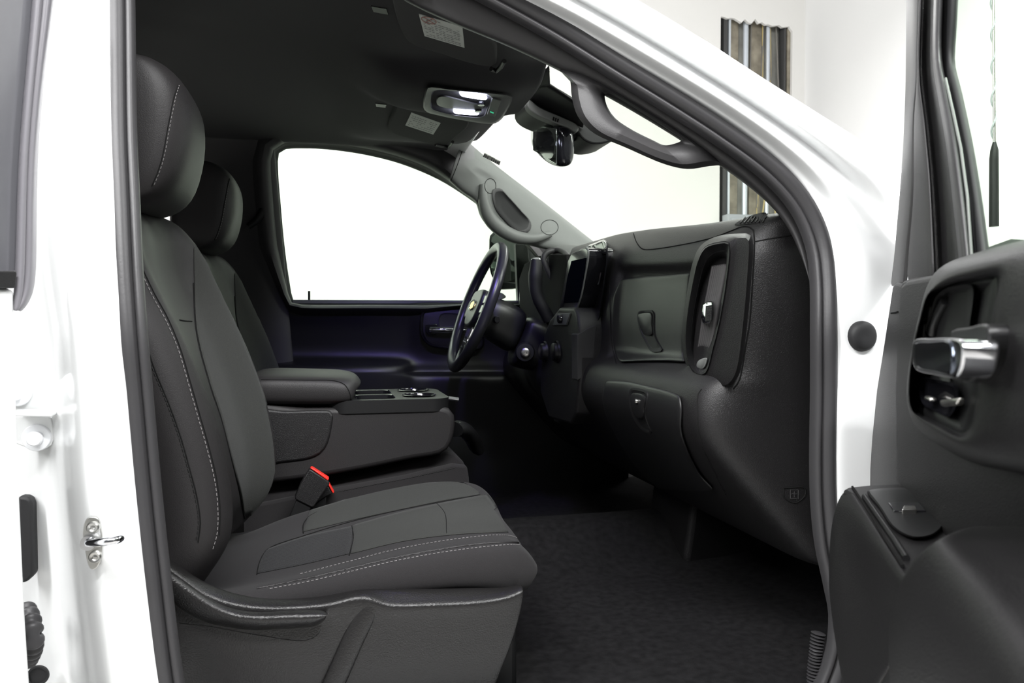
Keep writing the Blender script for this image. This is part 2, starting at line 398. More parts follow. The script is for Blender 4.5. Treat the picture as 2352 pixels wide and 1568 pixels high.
patch('door_pillar', g(bp), M['paint'], body, sub=2, solid=.004, solid_off=0)
# windshield pillar, roof rail and cowl side
def arow(ix, iy, ox, oy, fade=1.0, y0=None):
    d = yF(iy) - 1.10; out = []
    b = -.016; a = fade * 1.7
    prof_a = [(-.07, .02), (0, -.006), (.05, b + .001), (.11, b), (.17, b - .006 * a), (.27, b - .017 * a), (.32, b - .017 * a), (.40, b - .006 * a), (.49, b - .001 * a), (.54, b - .005 * a), (.66, b - .020 * a), (.71, b - .021 * a), (.80, b - .012 * a), (.90, b + .008), (1.0, b + .05), (1.03, b + .14)]
    for f, yy in prof_a: out.append((ix + (ox - ix) * f, iy + (oy - iy) * f, 1.10 + d + yy))
    return out
AR = [(300, -240, 330, -420), (640, -260, 760, -470), (800, -190, 930, -330), (1110, -28, 1245, -125), (1270, 40, 1392, -35), (1356, 90, 1478, 12), (1494, 170, 1610, 92), (1666, 272, 1775, 199), (1800, 374, 1915, 288), (1862, 450, 2015, 352), (1896, 528, 2115, 422), (1908, 600, 2190, 520), (1910, 700, 2215, 690), (1910, 900, 2215, 900), (1908, 1100, 2200, 1100), (1920, 1320, 2190, 1300), (1950, 1560, 2190, 1560), (1990, 1760, 2190, 1760)]
FD = [1, 1, 1, 1, 1, 1, 1, 1, 1, .85, .55, .3, .12, 0, 0, 0, 0, 0]
patch('windshield_pillar', g([arow(*r, fade=f) for r, f in zip(AR, FD)]), M['paint'], body, sub=2, solid=.004, solid_off=0)
# sill under the door opening
box('door_sill', (.2, 1.10, .57), (1.6, .14, .14), M['paint'], body, bev=.02)
# roof skin, hood and fender
patch('roof_skin', [[Vector((x, y, 1.955 - .05 * ((y - 2.0) / .9) ** 2 - (.03 if x > .3 else 0) - (.05 if x > .45 else 0))) for y in (1.26, 1.4, 1.7, 2.0, 2.3, 2.6, 2.74)] for x in (-2.1, -1.2, -.5, .1, .35, .455)], M['paint'], body, sub=2, solid=.01)
patch('hood', [[Vector((x, y, 1.30 + zz - (x - 1.3) * .05 - (.02 if y in (1.14, 2.86) else 0))) for y, zz in ((1.02, .02), (1.06, .07), (1.14, .095), (1.4, .10), (1.55, .075), (2.0, .08), (2.45, .075), (2.6, .10), (2.86, .095), (2.94, .07), (2.98, .02))] for x in (1.32, 1.6, 2.1, 2.6, 2.75)], M['paint'], body, sub=2, solid=.01)
patch('fender', [[Vector((x, 1.02 - (.02 if z < 1.2 else 0), z)) for z in (.6, .9, 1.15, 1.30, 1.33)] for x in (.93, 1.3, 1.8, 2.75)], M['paint'], body, sub=1, solid=.01)
# rubber grommet on the hinge pillar
gc = PY(1980, 772, 1.084)
disc('rubber_grommet', gc, (0, -1, 0), [(.0005, .010), (.004, .0102), (.012, .0108), (.019, .0092), (.0235, .005), (.0245, .0), (.024, -.03)], M['rubberdk'], body)
# striker
st = thing  # (alias kept short)
sc_ = PY(214, 1246, 1.062)
spx = [(213, 1186), (224, 1190), (231, 1215), (234, 1246), (231, 1285), (222, 1304), (211, 1309), (203, 1300), (195, 1265), (190, 1232), (193, 1203), (202, 1188)]
stk = slab('door_striker', [PY(u, v, 1.060) for u, v in crom(spx, 36, True)], (0, .006, 0), M['steel'], body, bev=.001)
for u, v in ((214, 1211), (219, 1278)):
    disc('bolt', PY(u, v, 1.058), (0, -1, 0), [(.0005, .0028), (.0025, .0020), (.004, .0038), (.0062, .0040), (.0074, .0025), (.0078, 0), (.0078, -.002)], M['steel'], stk, k=20)
pth = [PY(204, 1246, 1.052), PY(222, 1245, 1.030), PY(245, 1243, 1.018), PY(266, 1240, 1.020), PY(275, 1237, 1.030), PY(277, 1236, 1.05)]
sweep('striker_bar', crom(pth, 22), .0052, M['chrome'], stk, k=14)
disc('bar_collar', PY(203, 1246, 1.058), (0, -1, 0), [(.009, .004), (.009, 0), (.009, -.002)], M['chrome'], stk, k=18)
# rear door hinge leaf on the pillar
hy = 1.165
hl = slab('door_hinge', [PY(u, v, hy) for u, v in [(20, 868), (52, 868), (66, 874), (110, 896), (118, 905), (119, 930), (116, 943), (108, 949), (20, 949)]], (0, .008, 0), M['paint'], body, bev=.0015)
slab('hinge_leaf', [PY(u, v, hy - .004) for u, v in [(20, 955), (110, 955), (119, 962), (122, 985), (122, 1010), (117, 1022), (105, 1030), (68, 1031), (40, 1020), (20, 1015)]], (0, .008, 0), M['paint'], hl, bev=.0015)
slab('hinge_knuckle', [PY(u, v, hy - .035) for u, v in [(22, 944), (118, 947), (118, 958), (22, 956)]], (0, .03, 0), M['paint'], hl, bev=.002)
for u, v in ((84, 1005), (38, 902)):
    bo = disc('bolt', PY(u, v, hy - .006), (0, -1, 0), [(.0005, .011), (.0085, .0112), (.0098, .0095), (.0098, .003), (.0102, .003), (.017, .002), (.018, 0), (.018, -.002)], M['paintm'], hl, k=6 * 4, smooth=30)
# plug, cable boot and round hole on the pillar
pp = [(40, 1140), (60, 1141), (70, 1146), (74, 1160), (76, 1230), (78, 1320), (60, 1338), (40, 1340)]
slab('pillar_plug', [PY(u, v, 1.172) for u, v in pp], (0, .02, 0), M['rubberdk'], body, bev=.004)
bp_ = [PY(u, v, yy) for u, v, yy in ((58, 1398, 1.15), (70, 1425, 1.12), (76, 1460, 1.10), (74, 1490, 1.12), (62, 1518, 1.15))]
cb = crom(bp_, 91)
sweep('cable_boot', cb, [.0075 + .0055 * [0, .15, .5, .85, 1, 1, .85, .5, .15, 0][i % 10] for i in range(91)], M['rubber'], body, k=18, smooth=80)
disc('drain_hole', PY(88, 1550, 1.176), (0, -1, 0), [(.0005, .001), (.0105, .0012), (.0112, .003), (.0135, .003), (.014, 0)], M['rubberdk'], body)
# mast aerial on the fender
an = PY(2283, 498, 1.3)
sweep('antenna_base', [PY(2283, 520, 1.3), PY(2283, 498, 1.3), PY(2283, 365, 1.3), PY(2284, 345, 1.3), PY(2284, 326, 1.3)], [.0088, .0088, .0082, .0072, .003], M['plasticdk'], body, k=16)
sweep('antenna_mast', [PY(2284, 330, 1.3), PY(2281, -140, 1.3)], .0028, M['satin'], body, k=10)
hel = []
for i in range(240):
    v = 330 - i * 2.0; p = PY(2283 - (330 - v) * .006, v, 1.3); a = i * .17; hel.append(p + Vector((math.cos(a), math.sin(a), 0)) * .0042)
sweep('antenna_coil', hel, .0016, M['panelgrey'], body, k=6)

# ------------------------------------------------------------------ windshield
wt = [PZ(1262, 150, 1.86), PZ(1096, 332, 1.86)]
wtl = [Vector((.455, 1.30, 1.835)), Vector((.475, 1.5, 1.86)), Vector((.49, 2.0, 1.87)), Vector((.475, 2.45, 1.86)), Vector((.455, 2.62, 1.84))]
wbl = [Vector((1.22, 1.12, 1.36)), Vector((1.30, 1.4, 1.36)), Vector((1.34, 2.0, 1.36)), Vector((1.30, 2.6, 1.36)), Vector((1.22, 2.88, 1.36))]
wg = [[a.lerp(b, t) + Vector((.035 * math.sin(t * math.pi), 0, .035 * math.sin(t * math.pi))) for a, b in zip(wtl, wbl)] for t in (0, .33, .66, 1)]
ws = patch('windshield', wg, M['windshield'], body, sub=2, solid=0)
T_ws = bvh(ws)
# printed band round the sensor housing and header
def wpatch(name, rows, m, th=.0015, nu=12, nv=8, lift=.001): return drape(name, T_ws, rows, m, ws, thick=th, nu=nu, nv=nv, lift=lift, sub=0)
wpatch('shade_band', [[(1240, 150), (1262, 150)], [(1236, 200), (1264, 192)]], M['plasticdk'])
wpatch('sensor_shade', [[(1262, 190), (1310, 222), (1350, 250)], [(1216, 205), (1290, 232), (1345, 262)], [(1220, 245), (1280, 268), (1340, 290)]], M['plasticdk'])
wpatch('date_sticker', [[(1114, 348), (1151, 368)], [(1110, 357), (1147, 376)]], M['sticker_glint'], nu=4, nv=3)
for i in range(9):
    u = 1114 + i * 4.4
    if i in (3,): continue
    wpatch('sticker_mark', [[(u, 349.5 + (u - 1114) * .54), (u + 1.5, 350.5 + (u - 1114) * .54)], [(u - 3, 356 + (u - 1114) * .54), (u - 1.2, 357 + (u - 1114) * .54)]], M['ink'], nu=2, nv=2, lift=.0025)

# ================================================================== cab interior shell
cf = thing('cab_floor', 'black carpeted cab floor of the footwell', 'floor mat', (0, 2, .6))
patch('carpet', [[Vector((x, y, z + (.10 if 1.93 < y < 2.1 else 0))) for y in (1.17, 1.3, 1.6, 1.85, 1.95, 2.05, 2.15, 2.5, 2.86)] for x, z in ((-1.4, .64), (-.4, .65), (.2, .66), (.85, .66), (1.12, .67), (1.28, .80), (1.40, 1.05), (1.44, 1.35))], M['carpet'], cf, sub=2, solid=.02)
hr = thing('headliner', 'charcoal cloth headliner with moulded front header, over both seats', 'headliner', (0, 2, 1.9))
def hz(x, y):
    z = 1.905 - (.06 * ((y - 2.0) / .7) ** 4 if y > 2 else .004 * ((2 - y) / .6) ** 2)
    sd = 1 / (1 + math.exp((y - 2.5) / .02))
    z -= .040 * sd / (1 + math.exp(-(x - .09) / .018))                  # header steps down toward the windshield
    z -= .042 / (1 + math.exp(-(x - .13) / .022)) / (1 + math.exp(-(y - 1.70 - .25 * max(0, .3 - x)) / .016)) / (1 + math.exp((y - 2.03 + .15 * max(0, .3 - x)) / .016))   # lamp console bulge
    z -= .012 * math.exp(-((x + .42 + (y - 1.9) * .5) / .05) ** 2)       # cross rib
    return z
ys_h = [1.30, 1.36, 1.42, 1.52, 1.62, 1.65, 1.67, 1.69, 1.71, 1.73, 1.76, 1.81, 1.88, 1.95, 1.98, 2.0, 2.02, 2.04, 2.06, 2.1, 2.2, 2.3, 2.38, 2.46, 2.5, 2.54, 2.58, 2.62]
xs_h = [-1.6, -1.2, -.9, -.7, -.6, -.5, -.42, -.34, -.26, -.18, -.1, -.03, .02, .05, .08, .11, .15, .2, .26, .32, .38, .43, .465, .485]
G = []
for x in xs_h:
    r = []
    for y in ys_h:
        z = hz(x, y); xx = x
        if x > .46: z += .012
        r.append(Vector((xx - .03 * (abs(y - 2.0) / .62) ** 2 * (1 if x > .3 else 0), y, z)))
    G.append(r)
hl_ = patch('roof_cloth', G, M['liner'], hr, sub=1, solid=.012, flip=True, solid_off=0)
T_hl = bvh(hl_)
# small slotted speaker grilles in the cloth
for pts in ([(852, 12), (888, 18), (892, 32), (858, 26)], [(862, 236), (888, 239), (886, 246), (864, 244)]):
    h = [hit(T_hl, u, v)[0] for u, v in pts]
    slab('microphone_grille', [q + Vector((0, 0, -.002)) for q in h], (0, 0, .006), M['plastic'], hr, bev=.001)

# far side: pillar trims and rail, one moulding with the window holes (driver side)
ft = thing('far_side_trim', 'dark moulded trim round the driver window, centre pillar and roof rail', 'trim', (0, 2.75, 1.3))
win_px = [(641, 352), (655, 343), (690, 341), (735, 342), (800, 349), (860, 360), (910, 373), (960, 391), (1010, 414), (1050, 438), (1100, 473), (1170, 530), (1230, 590), (1260, 640), (1262, 690), (1200, 697), (1060, 696), (870, 694), (690, 693), (674, 690), (668, 664), (655, 575), (645, 470), (639, 385)]
def yD(v): return 2.78 - max(0, (700 - v) / 360) * .14
# frame of the window as lofted loops: glass edge -> rubber -> trim crest -> flat
wl = crom(win_px, 90, True)
def off(loop, d):
    q = inset(loop, -d) if d else loop; out = []
    for (a, b), (c, e) in zip(loop, q):
        k = np.interp(a, [980, 1080], [1, .2]) * (1 if d < 17 else float(np.interp(b, [560, 690], [1, .35])))
        out.append((a + (c - a) * k, b + (e - b) * k))
    return out
def sgn_area(l):
    a = np.array(l); return sum(a[i][0] * a[(i + 1) % len(a)][1] - a[(i + 1) % len(a)][0] * a[i][1] for i in range(len(a)))
def loopfn(dy): return lambda u, v: PY(u, v, yD(v) + dy)
def rings_of(spec, base): return [[loopfn(dy)(u, v) for u, v in off(base, d)] for d, dy in spec]
loft('window_seal', rings_of([(0, .06), (0, .02), (5, .012), (12, .0), (13, -.01)], wl), M['rubberdk'], ft, capA=False, capB=False, cap=False)
wo = loft('window_surround', rings_of([(12, .0), (17, -.026), (26, -.044), (38, -.050), (52, -.040), (75, -.012), (110, .02)], wl), M['trim'], ft, capA=False, capB=False, cap=False)
# centre pillar + rear quarter and rail above
def fp(name, pts, y0, th, m, par, **k): return slab(name, [PY(u, v, y0 if not callable(y0) else y0(v)) for u, v in pts], (0, th, 0), m, par, **k)
patch('center_pillar_trim', g([[(418, v, yD(v) + .06), (440, v, yD(v) + .0), (500, v, yD(v) - .02), (560, v, yD(v) - .02), (600 + (v - 345) * .07, v, yD(v) - .035), (632 + (v - 345) * .09, v, yD(v) - .01)] for v in (230, 300, 400, 500, 600, 700, 900, 1100)]), M['trim'], ft, sub=2, solid=.01, solid_off=0)
# rear cab wall and rear quarter of the far side
slab('rear_quarter_trim', [Vector(p) for p in ((-1.6, 2.78, .6), (-.42, 2.78, .6), (-.42, 2.78, 1.36), (-.42, 2.68, 1.80), (-.42, 2.62, 1.90), (-1.6, 2.62, 1.9))], (0, .04, 0), M['trim'], ft, holes=[[Vector(p) for p in ((-1.3, 2.755, 1.40), (-.455, 2.755, 1.40), (-.455, 2.69, 1.74), (-1.2, 2.69, 1.74))]])
box('rear_wall', (-1.6, 2.0, 1.25), (.04, 1.5, 1.35), M['liner'], ft, bev=0)
sweep('belt_guide', [PY(u, v, 2.66) for u, v in ((607, 470), (600, 492), (588, 508), (570, 520))], [.012, .014, .012, .01], M['plasticdk'], ft, k=10)
# ================================================================== seats
def xz_table(pts, y):
    q = [PY(u, v, y) for u, v in pts]; q.sort(key=lambda p: p.z); return [p.z for p in q], [p.x for p in q]
NT = xz_table([(318, 575), (345, 620), (395, 705), (447, 811), (479, 891), (501, 958), (523, 1025), (536, 1100), (548, 1180), (546, 1230), (530, 1290)], 1.31)
FT = xz_table([(438, 500), (475, 590), (520, 690), (570, 790), (605, 880), (630, 970), (643, 1060), (640, 1110), (615, 1165), (575, 1200)], 1.70)
def nx(z): return float(np.interp(z, *NT))
def fx(z): return float(np.interp(z, *FT))
def make_seat():
    root = thing('front_seat', 'black cloth front passenger seat nearest the open door', 'car seat', (0, 1.5, .66))
    rings = []
    zs = [.86, .90, .95, 1.02, 1.10, 1.18, 1.26, 1.33, 1.39, 1.44, 1.475, 1.50]
    for z in zs:
        top = max(0, (z - 1.33) / .17); bot = max(0, (.95 - z) / .09)
        yn = 1.245 + .05 * top ** 1.5 + .02 * bot; yf = 1.755 - .05 * top ** 1.5 - .02 * bot
        a = nx(z) - .05 * bot; b = fx(z) - .03 * bot
        if z > 1.36: a = min(a, b - .03) 
        mid = (a + b) / 2 - .045 + .02 * top
        xb = (a + b) / 2 - .17 + .035 * top
        if z > 1.46: k = (z - 1.46) / .04; a -= .03 * k; b -= .03 * k; mid -= .03 * k; yn += .02 * k; yf -= .02 * k
        rings.append([Vector((x, y, z)) for x, y in ((xb, yn + .05), (xb + .05, yn + .005), ((xb + a) / 2 + .02, yn), (a - .022, yn + .012), (a, yn + .05), (a - .008, yn + .085), (mid + .008, yn + .125), (mid + .003, yn + .19), (mid + .004, 1.5), (mid + .008, yf - .19), (mid + .016, yf - .125), (b - .006, yf - .085), (b, yf - .05), (b - .022, yf - .012), ((xb + b) / 2 + .02, yf), (xb + .05, yf - .005), (xb, yf - .05), (xb - .02, 1.5))])
    bk = loft('backrest', rings, M['leather'], root, sub=3)
    # headrest
    hrn = []
    for z, xf, xb, w in ((1.489, -.308, -.365, .108), (1.492, -.284, -.382, .120), (1.503, -.260, -.392, .127), (1.523, -.240, -.396, .131), (1.555, -.227, -.396, .133), (1.60, -.217, -.394, .133), (1.645, -.215, -.390, .133), (1.675, -.219, -.386, .132), (1.698, -.229, -.380, .130), (1.716, -.244, -.372, .126), (1.729, -.262, -.362, .121), (1.734, -.288, -.35, .110)):
        ring = []
        for j in range(36):
            a = 2 * math.pi * (j + .5) / 36; c, s_ = math.cos(a), math.sin(a); e = .38
            cx = abs(c) ** e * (1 if c > 0 else -1); sy = abs(s_) ** e * (1 if s_ > 0 else -1)
            xx = (xf + xb) / 2 + (xf - xb) / 2 * cx
            if c > .2: xx -= .012 * abs(sy) ** 3
            ring.append(Vector((xx, 1.497 + w * sy, z)))
        hrn.append(ring)
    hd = loft('headrest', hrn, M['leather'], root, sub=1)
    for y in (1.44, 1.56): sweep('headrest_post', [(-.335, y, 1.44), (-.34, y, 1.53)], .006, M['chrome'], root, k=12)
    # cushion
    def tab(pts, y):
        q = sorted([PY(u, v, y) for u, v in pts], key=lambda p: p.x); return [p.x for p in q], [p.z for p in q]
    NW = tab([(560, 1362), (600, 1355), (700, 1336), (860, 1300), (1000, 1270), (1100, 1256), (1180, 1250), (1215, 1252)], 1.27)
    S2 = tab([(560, 1352), (700, 1318), (860, 1280), (1000, 1246), (1100, 1232), (1180, 1228), (1215, 1238)], 1.325)
    FR = tab([(560, 1225), (640, 1186), (720, 1163), (800, 1138), (900, 1115), (1000, 1098), (1060, 1100)], 1.70)
    rings = []
    for i, x in enumerate([-.26, -.22, -.17, -.10, -.02, .06, .14, .21, .27, .31, .332, .347, .356, .3595]):
        zn = np.interp(x, *NW); z2 = np.interp(x, *S2); zf = np.interp(x, *FR); zb = .842 - .02 * max(0, min(1, (x - .24) / .06))
        f = max(0, (x - .27) / .096); dr = .060 * f ** 4; yo = .02 * f ** 2
        zc = (z2 + zf) / 2 - .014
        pts = [(1.262 + yo, zb + .004), (1.250 + yo, (zb + zn) / 2), (1.258 + yo, zn - dr - .003), (1.272 + yo, zn - dr + .002), (1.325, z2 - dr), (1.37, z2 - .012 - dr), (1.44, zc - dr), (1.52, zc - dr), (1.60, zc + .004 - dr), (1.655, zf - .010 - dr), (1.70 - yo, zf - dr), (1.738 - yo, zf - .022 - dr), (1.748 - yo, (zb + zf) / 2), (1.738 - yo, zb + .004), (1.6, zb), (1.4, zb)]
        zt_ = max(z for _, z in pts)
        rings.append([Vector((x - f * (.020 * max(0, (1.37 - y) / .12) ** 2 + .03 * max(0, (y - 1.64) / .11) ** 2) - .034 * min(1, f * 1.3) * max(0, (zt_ - .05 - z) / (zt_ - .05 - zb)) ** 2, y, z)) for y, z in pts])
    last = rings[-1]; c = sum(last, Vector()) / len(last)
    rings.append([p.lerp(c, .35) + Vector((.003, 0, -.004)) for p in last])
    cu = loft('seat_cushion', rings, M['cushion'], root, sub=3)
    T = bvh(bk); Th = bvh(hd); Tc = bvh(cu)
    # cloth inserts on the backrest
    up = [(330, 470), (372, 492), (414, 505), (434, 530)]
    drape('back_insert', T, [[(444, 520), (458, 560), (472, 590)], [(446, 640), (480, 660), (518, 690)], [(452, 760), (510, 770), (560, 790)], [(482, 880), (545, 880), (598, 882)], [(508, 960), (570, 960), (622, 965)], [(530, 1050), (585, 1050), (634, 1055)], [(552, 1130), (590, 1130), (630, 1125)], [(562, 1190), (582, 1180), (600, 1168)]], M['fabric'], root, thick=.0006, lift=.0004, nu=24, nv=40, sub=0)
    stitch('seam', T, [(440, 738), (424, 737), (412, 735)], M['seam'], bk, r=.0012, solid_line=True)
    stitch('seam', T, [(442, 505), (470, 580), (520, 680), (571, 785), (603, 872), (628, 965), (641, 1055), (638, 1110)], M['seam'], bk, r=.0012, solid_line=True)
    stitch('seam', T, [(444, 650), (450, 760), (480, 880), (507, 960), (530, 1050), (552, 1140), (562, 1190)], M['seam'], bk, r=.0012, solid_line=True)
    stitch('stitching', T, [(322, 620), (350, 680), (380, 735), (408, 800), (432, 880), (455, 960), (475, 1030), (492, 1100), (500, 1170), (498, 1225), (488, 1262)], M['thread'], bk, r=.0007)
    stitch('seam', T, [(326, 616), (355, 676), (385, 731), (413, 798), (437, 878), (460, 958), (480, 1028), (497, 1100), (505, 1172), (503, 1228)], M['seam'], bk, r=.0009, solid_line=True)
    stitch('stitching', T, [(330, 785), (352, 850), (385, 930), (410, 1000), (430, 1070), (448, 1140), (456, 1200), (450, 1245)], M['threaddk'], bk, r=.0010, dash=.005)
    stitch('seam', T, [(334, 785), (356, 850), (389, 930), (414, 1000), (434, 1070), (452, 1140), (460, 1200), (455, 1245)], M['seam'], bk, r=.0009, solid_line=True)
    stitch('stitching', Th, [(411, 196), (404, 220), (396, 258), (388, 300), (382, 335), (374, 370), (364, 400), (352, 428)], M['thread'], hd, r=.00055, dash=.004)
    stitch('seam', Th, [(408, 196), (400, 220), (392, 258), (384, 300), (378, 335), (370, 370), (360, 400), (348, 428)], M['seam'], hd, r=.0008, solid_line=True)
    # cushion panels
    drape('patterned_insert', Tc, [[(612, 1262), (700, 1232), (810, 1208)], [(598, 1290), (700, 1260), (808, 1236)], [(590, 1318), (700, 1296), (803, 1272)]], M['fabric2'], root, thick=.0006, lift=.0004, nu=24, nv=14, sub=0)
    drape('center_insert', Tc, [[(810, 1206), (920, 1176), (1040, 1150), (1120, 1136)], [(812, 1235), (930, 1205), (1050, 1182), (1150, 1176)], [(806, 1272), (930, 1243), (1050, 1228), (1180, 1222)]], M['fabric'], root, thick=.0006, lift=.0004, nu=30, nv=16, sub=0)
    drape('side_insert', Tc, [[(712, 1172), (820, 1140), (940, 1112), (1010, 1104), (1060, 1107), (1100, 1130)], [(705, 1195), (830, 1170), (940, 1140), (1030, 1128), (1080, 1130), (1100, 1135)], [(695, 1222), (830, 1190), (940, 1166), (1040, 1146), (1080, 1140), (1102, 1137)]], M['fabric'], root, thick=.0006, lift=.0004, nu=30, nv=16, sub=0)
    for pts in ([(697, 1225), (697, 1205), (708, 1188), (728, 1176)], [(590, 1320), (598, 1288), (615, 1262), (700, 1230), (830, 1192), (960, 1163), (1040, 1148), (1102, 1136)], [(808, 1208), (812, 1235), (802, 1276)], [(1002, 1155), (1022, 1180), (1026, 1226)]):
        stitch('seam', Tc, pts, M['seam'], cu, r=.0011, solid_line=True)
    stitch('stitching', Tc, [(690, 1318), (800, 1290), (900, 1264), (1000, 1245), (1080, 1234), (1140, 1229), (1180, 1232), (1208, 1248)], M['thread'], cu, r=.0006, dash=.004)
    stitch('stitching', Tc, [(620, 1352), (700, 1337), (800, 1314), (900, 1290), (1000, 1271), (1100, 1257), (1170, 1251), (1206, 1251)], M['thread'], cu, r=.0006, dash=.004)
    stitch('piping', Tc, [(590, 1352), (700, 1330), (800, 1307), (900, 1283), (1000, 1264), (1100, 1250), (1170, 1246), (1208, 1248)], M['leather'], cu, r=.0022, solid_line=True)
    stitch('stitching', Tc, [(1000, 1100), (1050, 1105), (1085, 1120), (1105, 1135)], M['threaddk'], cu, r=.0008)
    # plastic side shield
    sh = [(330, 1230), (378, 1268), (418, 1300), (468, 1335), (520, 1352), (580, 1372), (660, 1383), (760, 1379), (850, 1366), (1000, 1356), (1120, 1352), (1180, 1352), (1200, 1340), (1216, 1322), (1208, 1400), (1190, 1450), (1180, 1478), (1150, 1520), (1135, 1540), (1110, 1620), (330, 1640)]
    rows = []
    topl = crom([(300, 1205), (378, 1276), (418, 1306), (468, 1338), (530, 1362), (600, 1375), (680, 1376), (760, 1368), (830, 1354), (900, 1352), (1000, 1352), (1100, 1350), (1150, 1350), (1180, 1348), (1198, 1342)], 30)
    ridge = crom([(300, 1240), (378, 1295), (420, 1326), (470, 1360), (530, 1382), (600, 1392), (680, 1391), (760, 1384), (838, 1366), (880, 1384), (1000, 1384), (1090, 1380), (1150, 1372), (1185, 1362), (1203, 1352)], 30)
    low1 = crom([(300, 1268), (378, 1318), (425, 1352), (475, 1385), (535, 1402), (600, 1406), (690, 1404), (760, 1402), (820, 1400), (870, 1402), (1000, 1400), (1090, 1396), (1145, 1390), (1180, 1382), (1204, 1368)], 30)
    mid = [(300 + i * 30.3, 1480 + 0 * i) for i in range(30)]; bot = [(300 + i * 28.4, 1600) for i in range(30)]
    for i in range(30):
        pass
    rows = [[PY(u, v + 6, 1.262) for u, v in topl], [PY(u, v, 1.248) for u, v in topl], [PY(u, v - 3, 1.228) for u, v in ridge], [PY(u, v + 6, 1.218) for u, v in ridge], [PY(u, v + 8, 1.224) for u, v in low1],
            [PY(u, v, 1.228) for u, v in mid], [PY(u, v, 1.232) for u, v in bot], [PY(u - 6, v + 90, 1.24) for u, v in bot]]
    patch('seat_base', rows, M['seatplastic'], root, sub=2, solid=.006, solid_off=0)
    box('seat_base_core', (.02, 1.5, .76), (.58, .46, .17), M['plasticdk'], root, bev=.01)
    # diagonal rib on the shield
    sweep('base_rib', [PY(u, v, 1.2235) for u, v in ((862, 1378), (848, 1396), (815, 1460), (780, 1540), (745, 1620))], [.012, .016, .017, .017, .017], M['seatplastic'], root, k=20, up=(0, -1, 0), ell=.34)
    # recliner lever with its scoop
    slab('lever_scoop', [PY(u, v, 1.222) for u, v in crom([(380, 1330), (500, 1400), (600, 1410), (720, 1400), (754, 1404), (742, 1440), (728, 1462), (700, 1473), (600, 1462), (480, 1440), (385, 1420)], 50, True)], (0, .01, 0), M['seatplastic'], root, bev=.003)
    lev_t = crom([(300, 1240), (378, 1300), (420, 1330), (470, 1366), (520, 1392), (580, 1404), (660, 1402), (730, 1400), (748, 1402), (754, 1408)], 34)
    lev_r = crom([(300, 1262), (378, 1316), (420, 1350), (470, 1386), (522, 1412), (580, 1421), (660, 1420), (728, 1419), (744, 1418), (752, 1412)], 34)
    lev_b = crom([(300, 1320), (378, 1370), (420, 1402), (470, 1428), (522, 1440), (580, 1447), (660, 1444), (728, 1437), (742, 1428), (751, 1416)], 34)
    patch('recline_lever', [[PY(u, v, 1.222) for u, v in lev_t], [PY(u, v, 1.203) for u, v in lev_t], [PY(u, v, 1.188) for u, v in lev_r], [PY(u, v, 1.203) for u, v in lev_b], [PY(u, v, 1.222) for u, v in lev_b]], M['seatplastic'], root, sub=2, solid=.003)
    return root
seat = make_seat()
def copy_tree(o, par=None):
    c = o.copy(); COL.objects.link(c)
    if par is not None: c.parent = par
    for ch in list(o.children): copy_tree(ch, c)
    return c
seat2 = copy_tree(seat); seat2.location = seat.location + Vector((-.02, .88, 0))
seat2['label'] = 'black cloth driver seat behind the steering wheel, far side'

# ---- fold-down centre console
cn = thing('center_console', 'black folding centre armrest console with two cup holders between the seats', 'armrest console', (.05, 2.0, 1.0))
def cy(pts, y): return [PY(u, v, y) for u, v in pts]
YA, YB = 1.84, 2.12
bodypx = crom([(560, 938), (700, 937), (850, 936), (960, 934), (1020, 934), (1040, 945), (1046, 965), (1043, 1000), (1032, 1028), (1015, 1042), (940, 1056), (860, 1073), (780, 1088), (700, 1100), (600, 1112), (560, 1115)], 60, True)
slab('console_body', cy(bodypx, YA), (0, YB - YA, 0), M['leather'], cn, bev=.012, seg=4)
slab('storage_bin', cy(crom([(560, 946), (660, 944), (750, 943), (764, 946), (762, 980), (752, 1020), (738, 1040), (715, 1052), (650, 1062), (560, 1068)], 40, True), YA - .006), (0, .03, 0), M['plastic'], cn, bev=.005, seg=3)
# lid pad
def ring_at(x_px, top, bot, yn, yf, r=.02):
    pn = PY(x_px, top, yn); zt = pn.z; zb = PY(x_px, bot, yn).z; x = pn.x; return (x, zt, zb)
rings = []
for u, t, b_, k in ((540, 866, 935, 0), (620, 866, 935, 0), (700, 868, 935, 0), (760, 869, 935, 0), (790, 874, 932, .0), (803, 882, 928, .004), (810, 892, 922, .012), (813, 900, 914, .022)):
    p = PY(u, t, YA); q = PY(u, b_, YA); x, zt, zb = p.x, p.z, q.z; yn, yf = YA - .012 + k, YB + .012 - k
    hh = zt - zb
    rings.append([Vector(c) for c in ((x, yn + .01, zb), (x, yn, zb + .3 * hh), (x + .002, yn, zt - .012), (x + .006, yn + .012, zt), (x + .02, yn + .05, zt + .008), (x + .025, 2.0, zt + .010), (x + .02, yf - .05, zt + .008), (x + .006, yf - .012, zt), (x + .002, yf, zt - .012), (x, yf, zb + .3 * hh), (x, yf - .01, zb), (x, 2.0, zb))])
pad = loft('lid_pad', rings, M['leather'], cn, sub=2)
Tp = bvh(pad)
stitch('seam', Tp, [(600, 872), (700, 873), (770, 875), (792, 884), (804, 905), (806, 925)], M['seam'], pad, r=.001, solid_line=True)
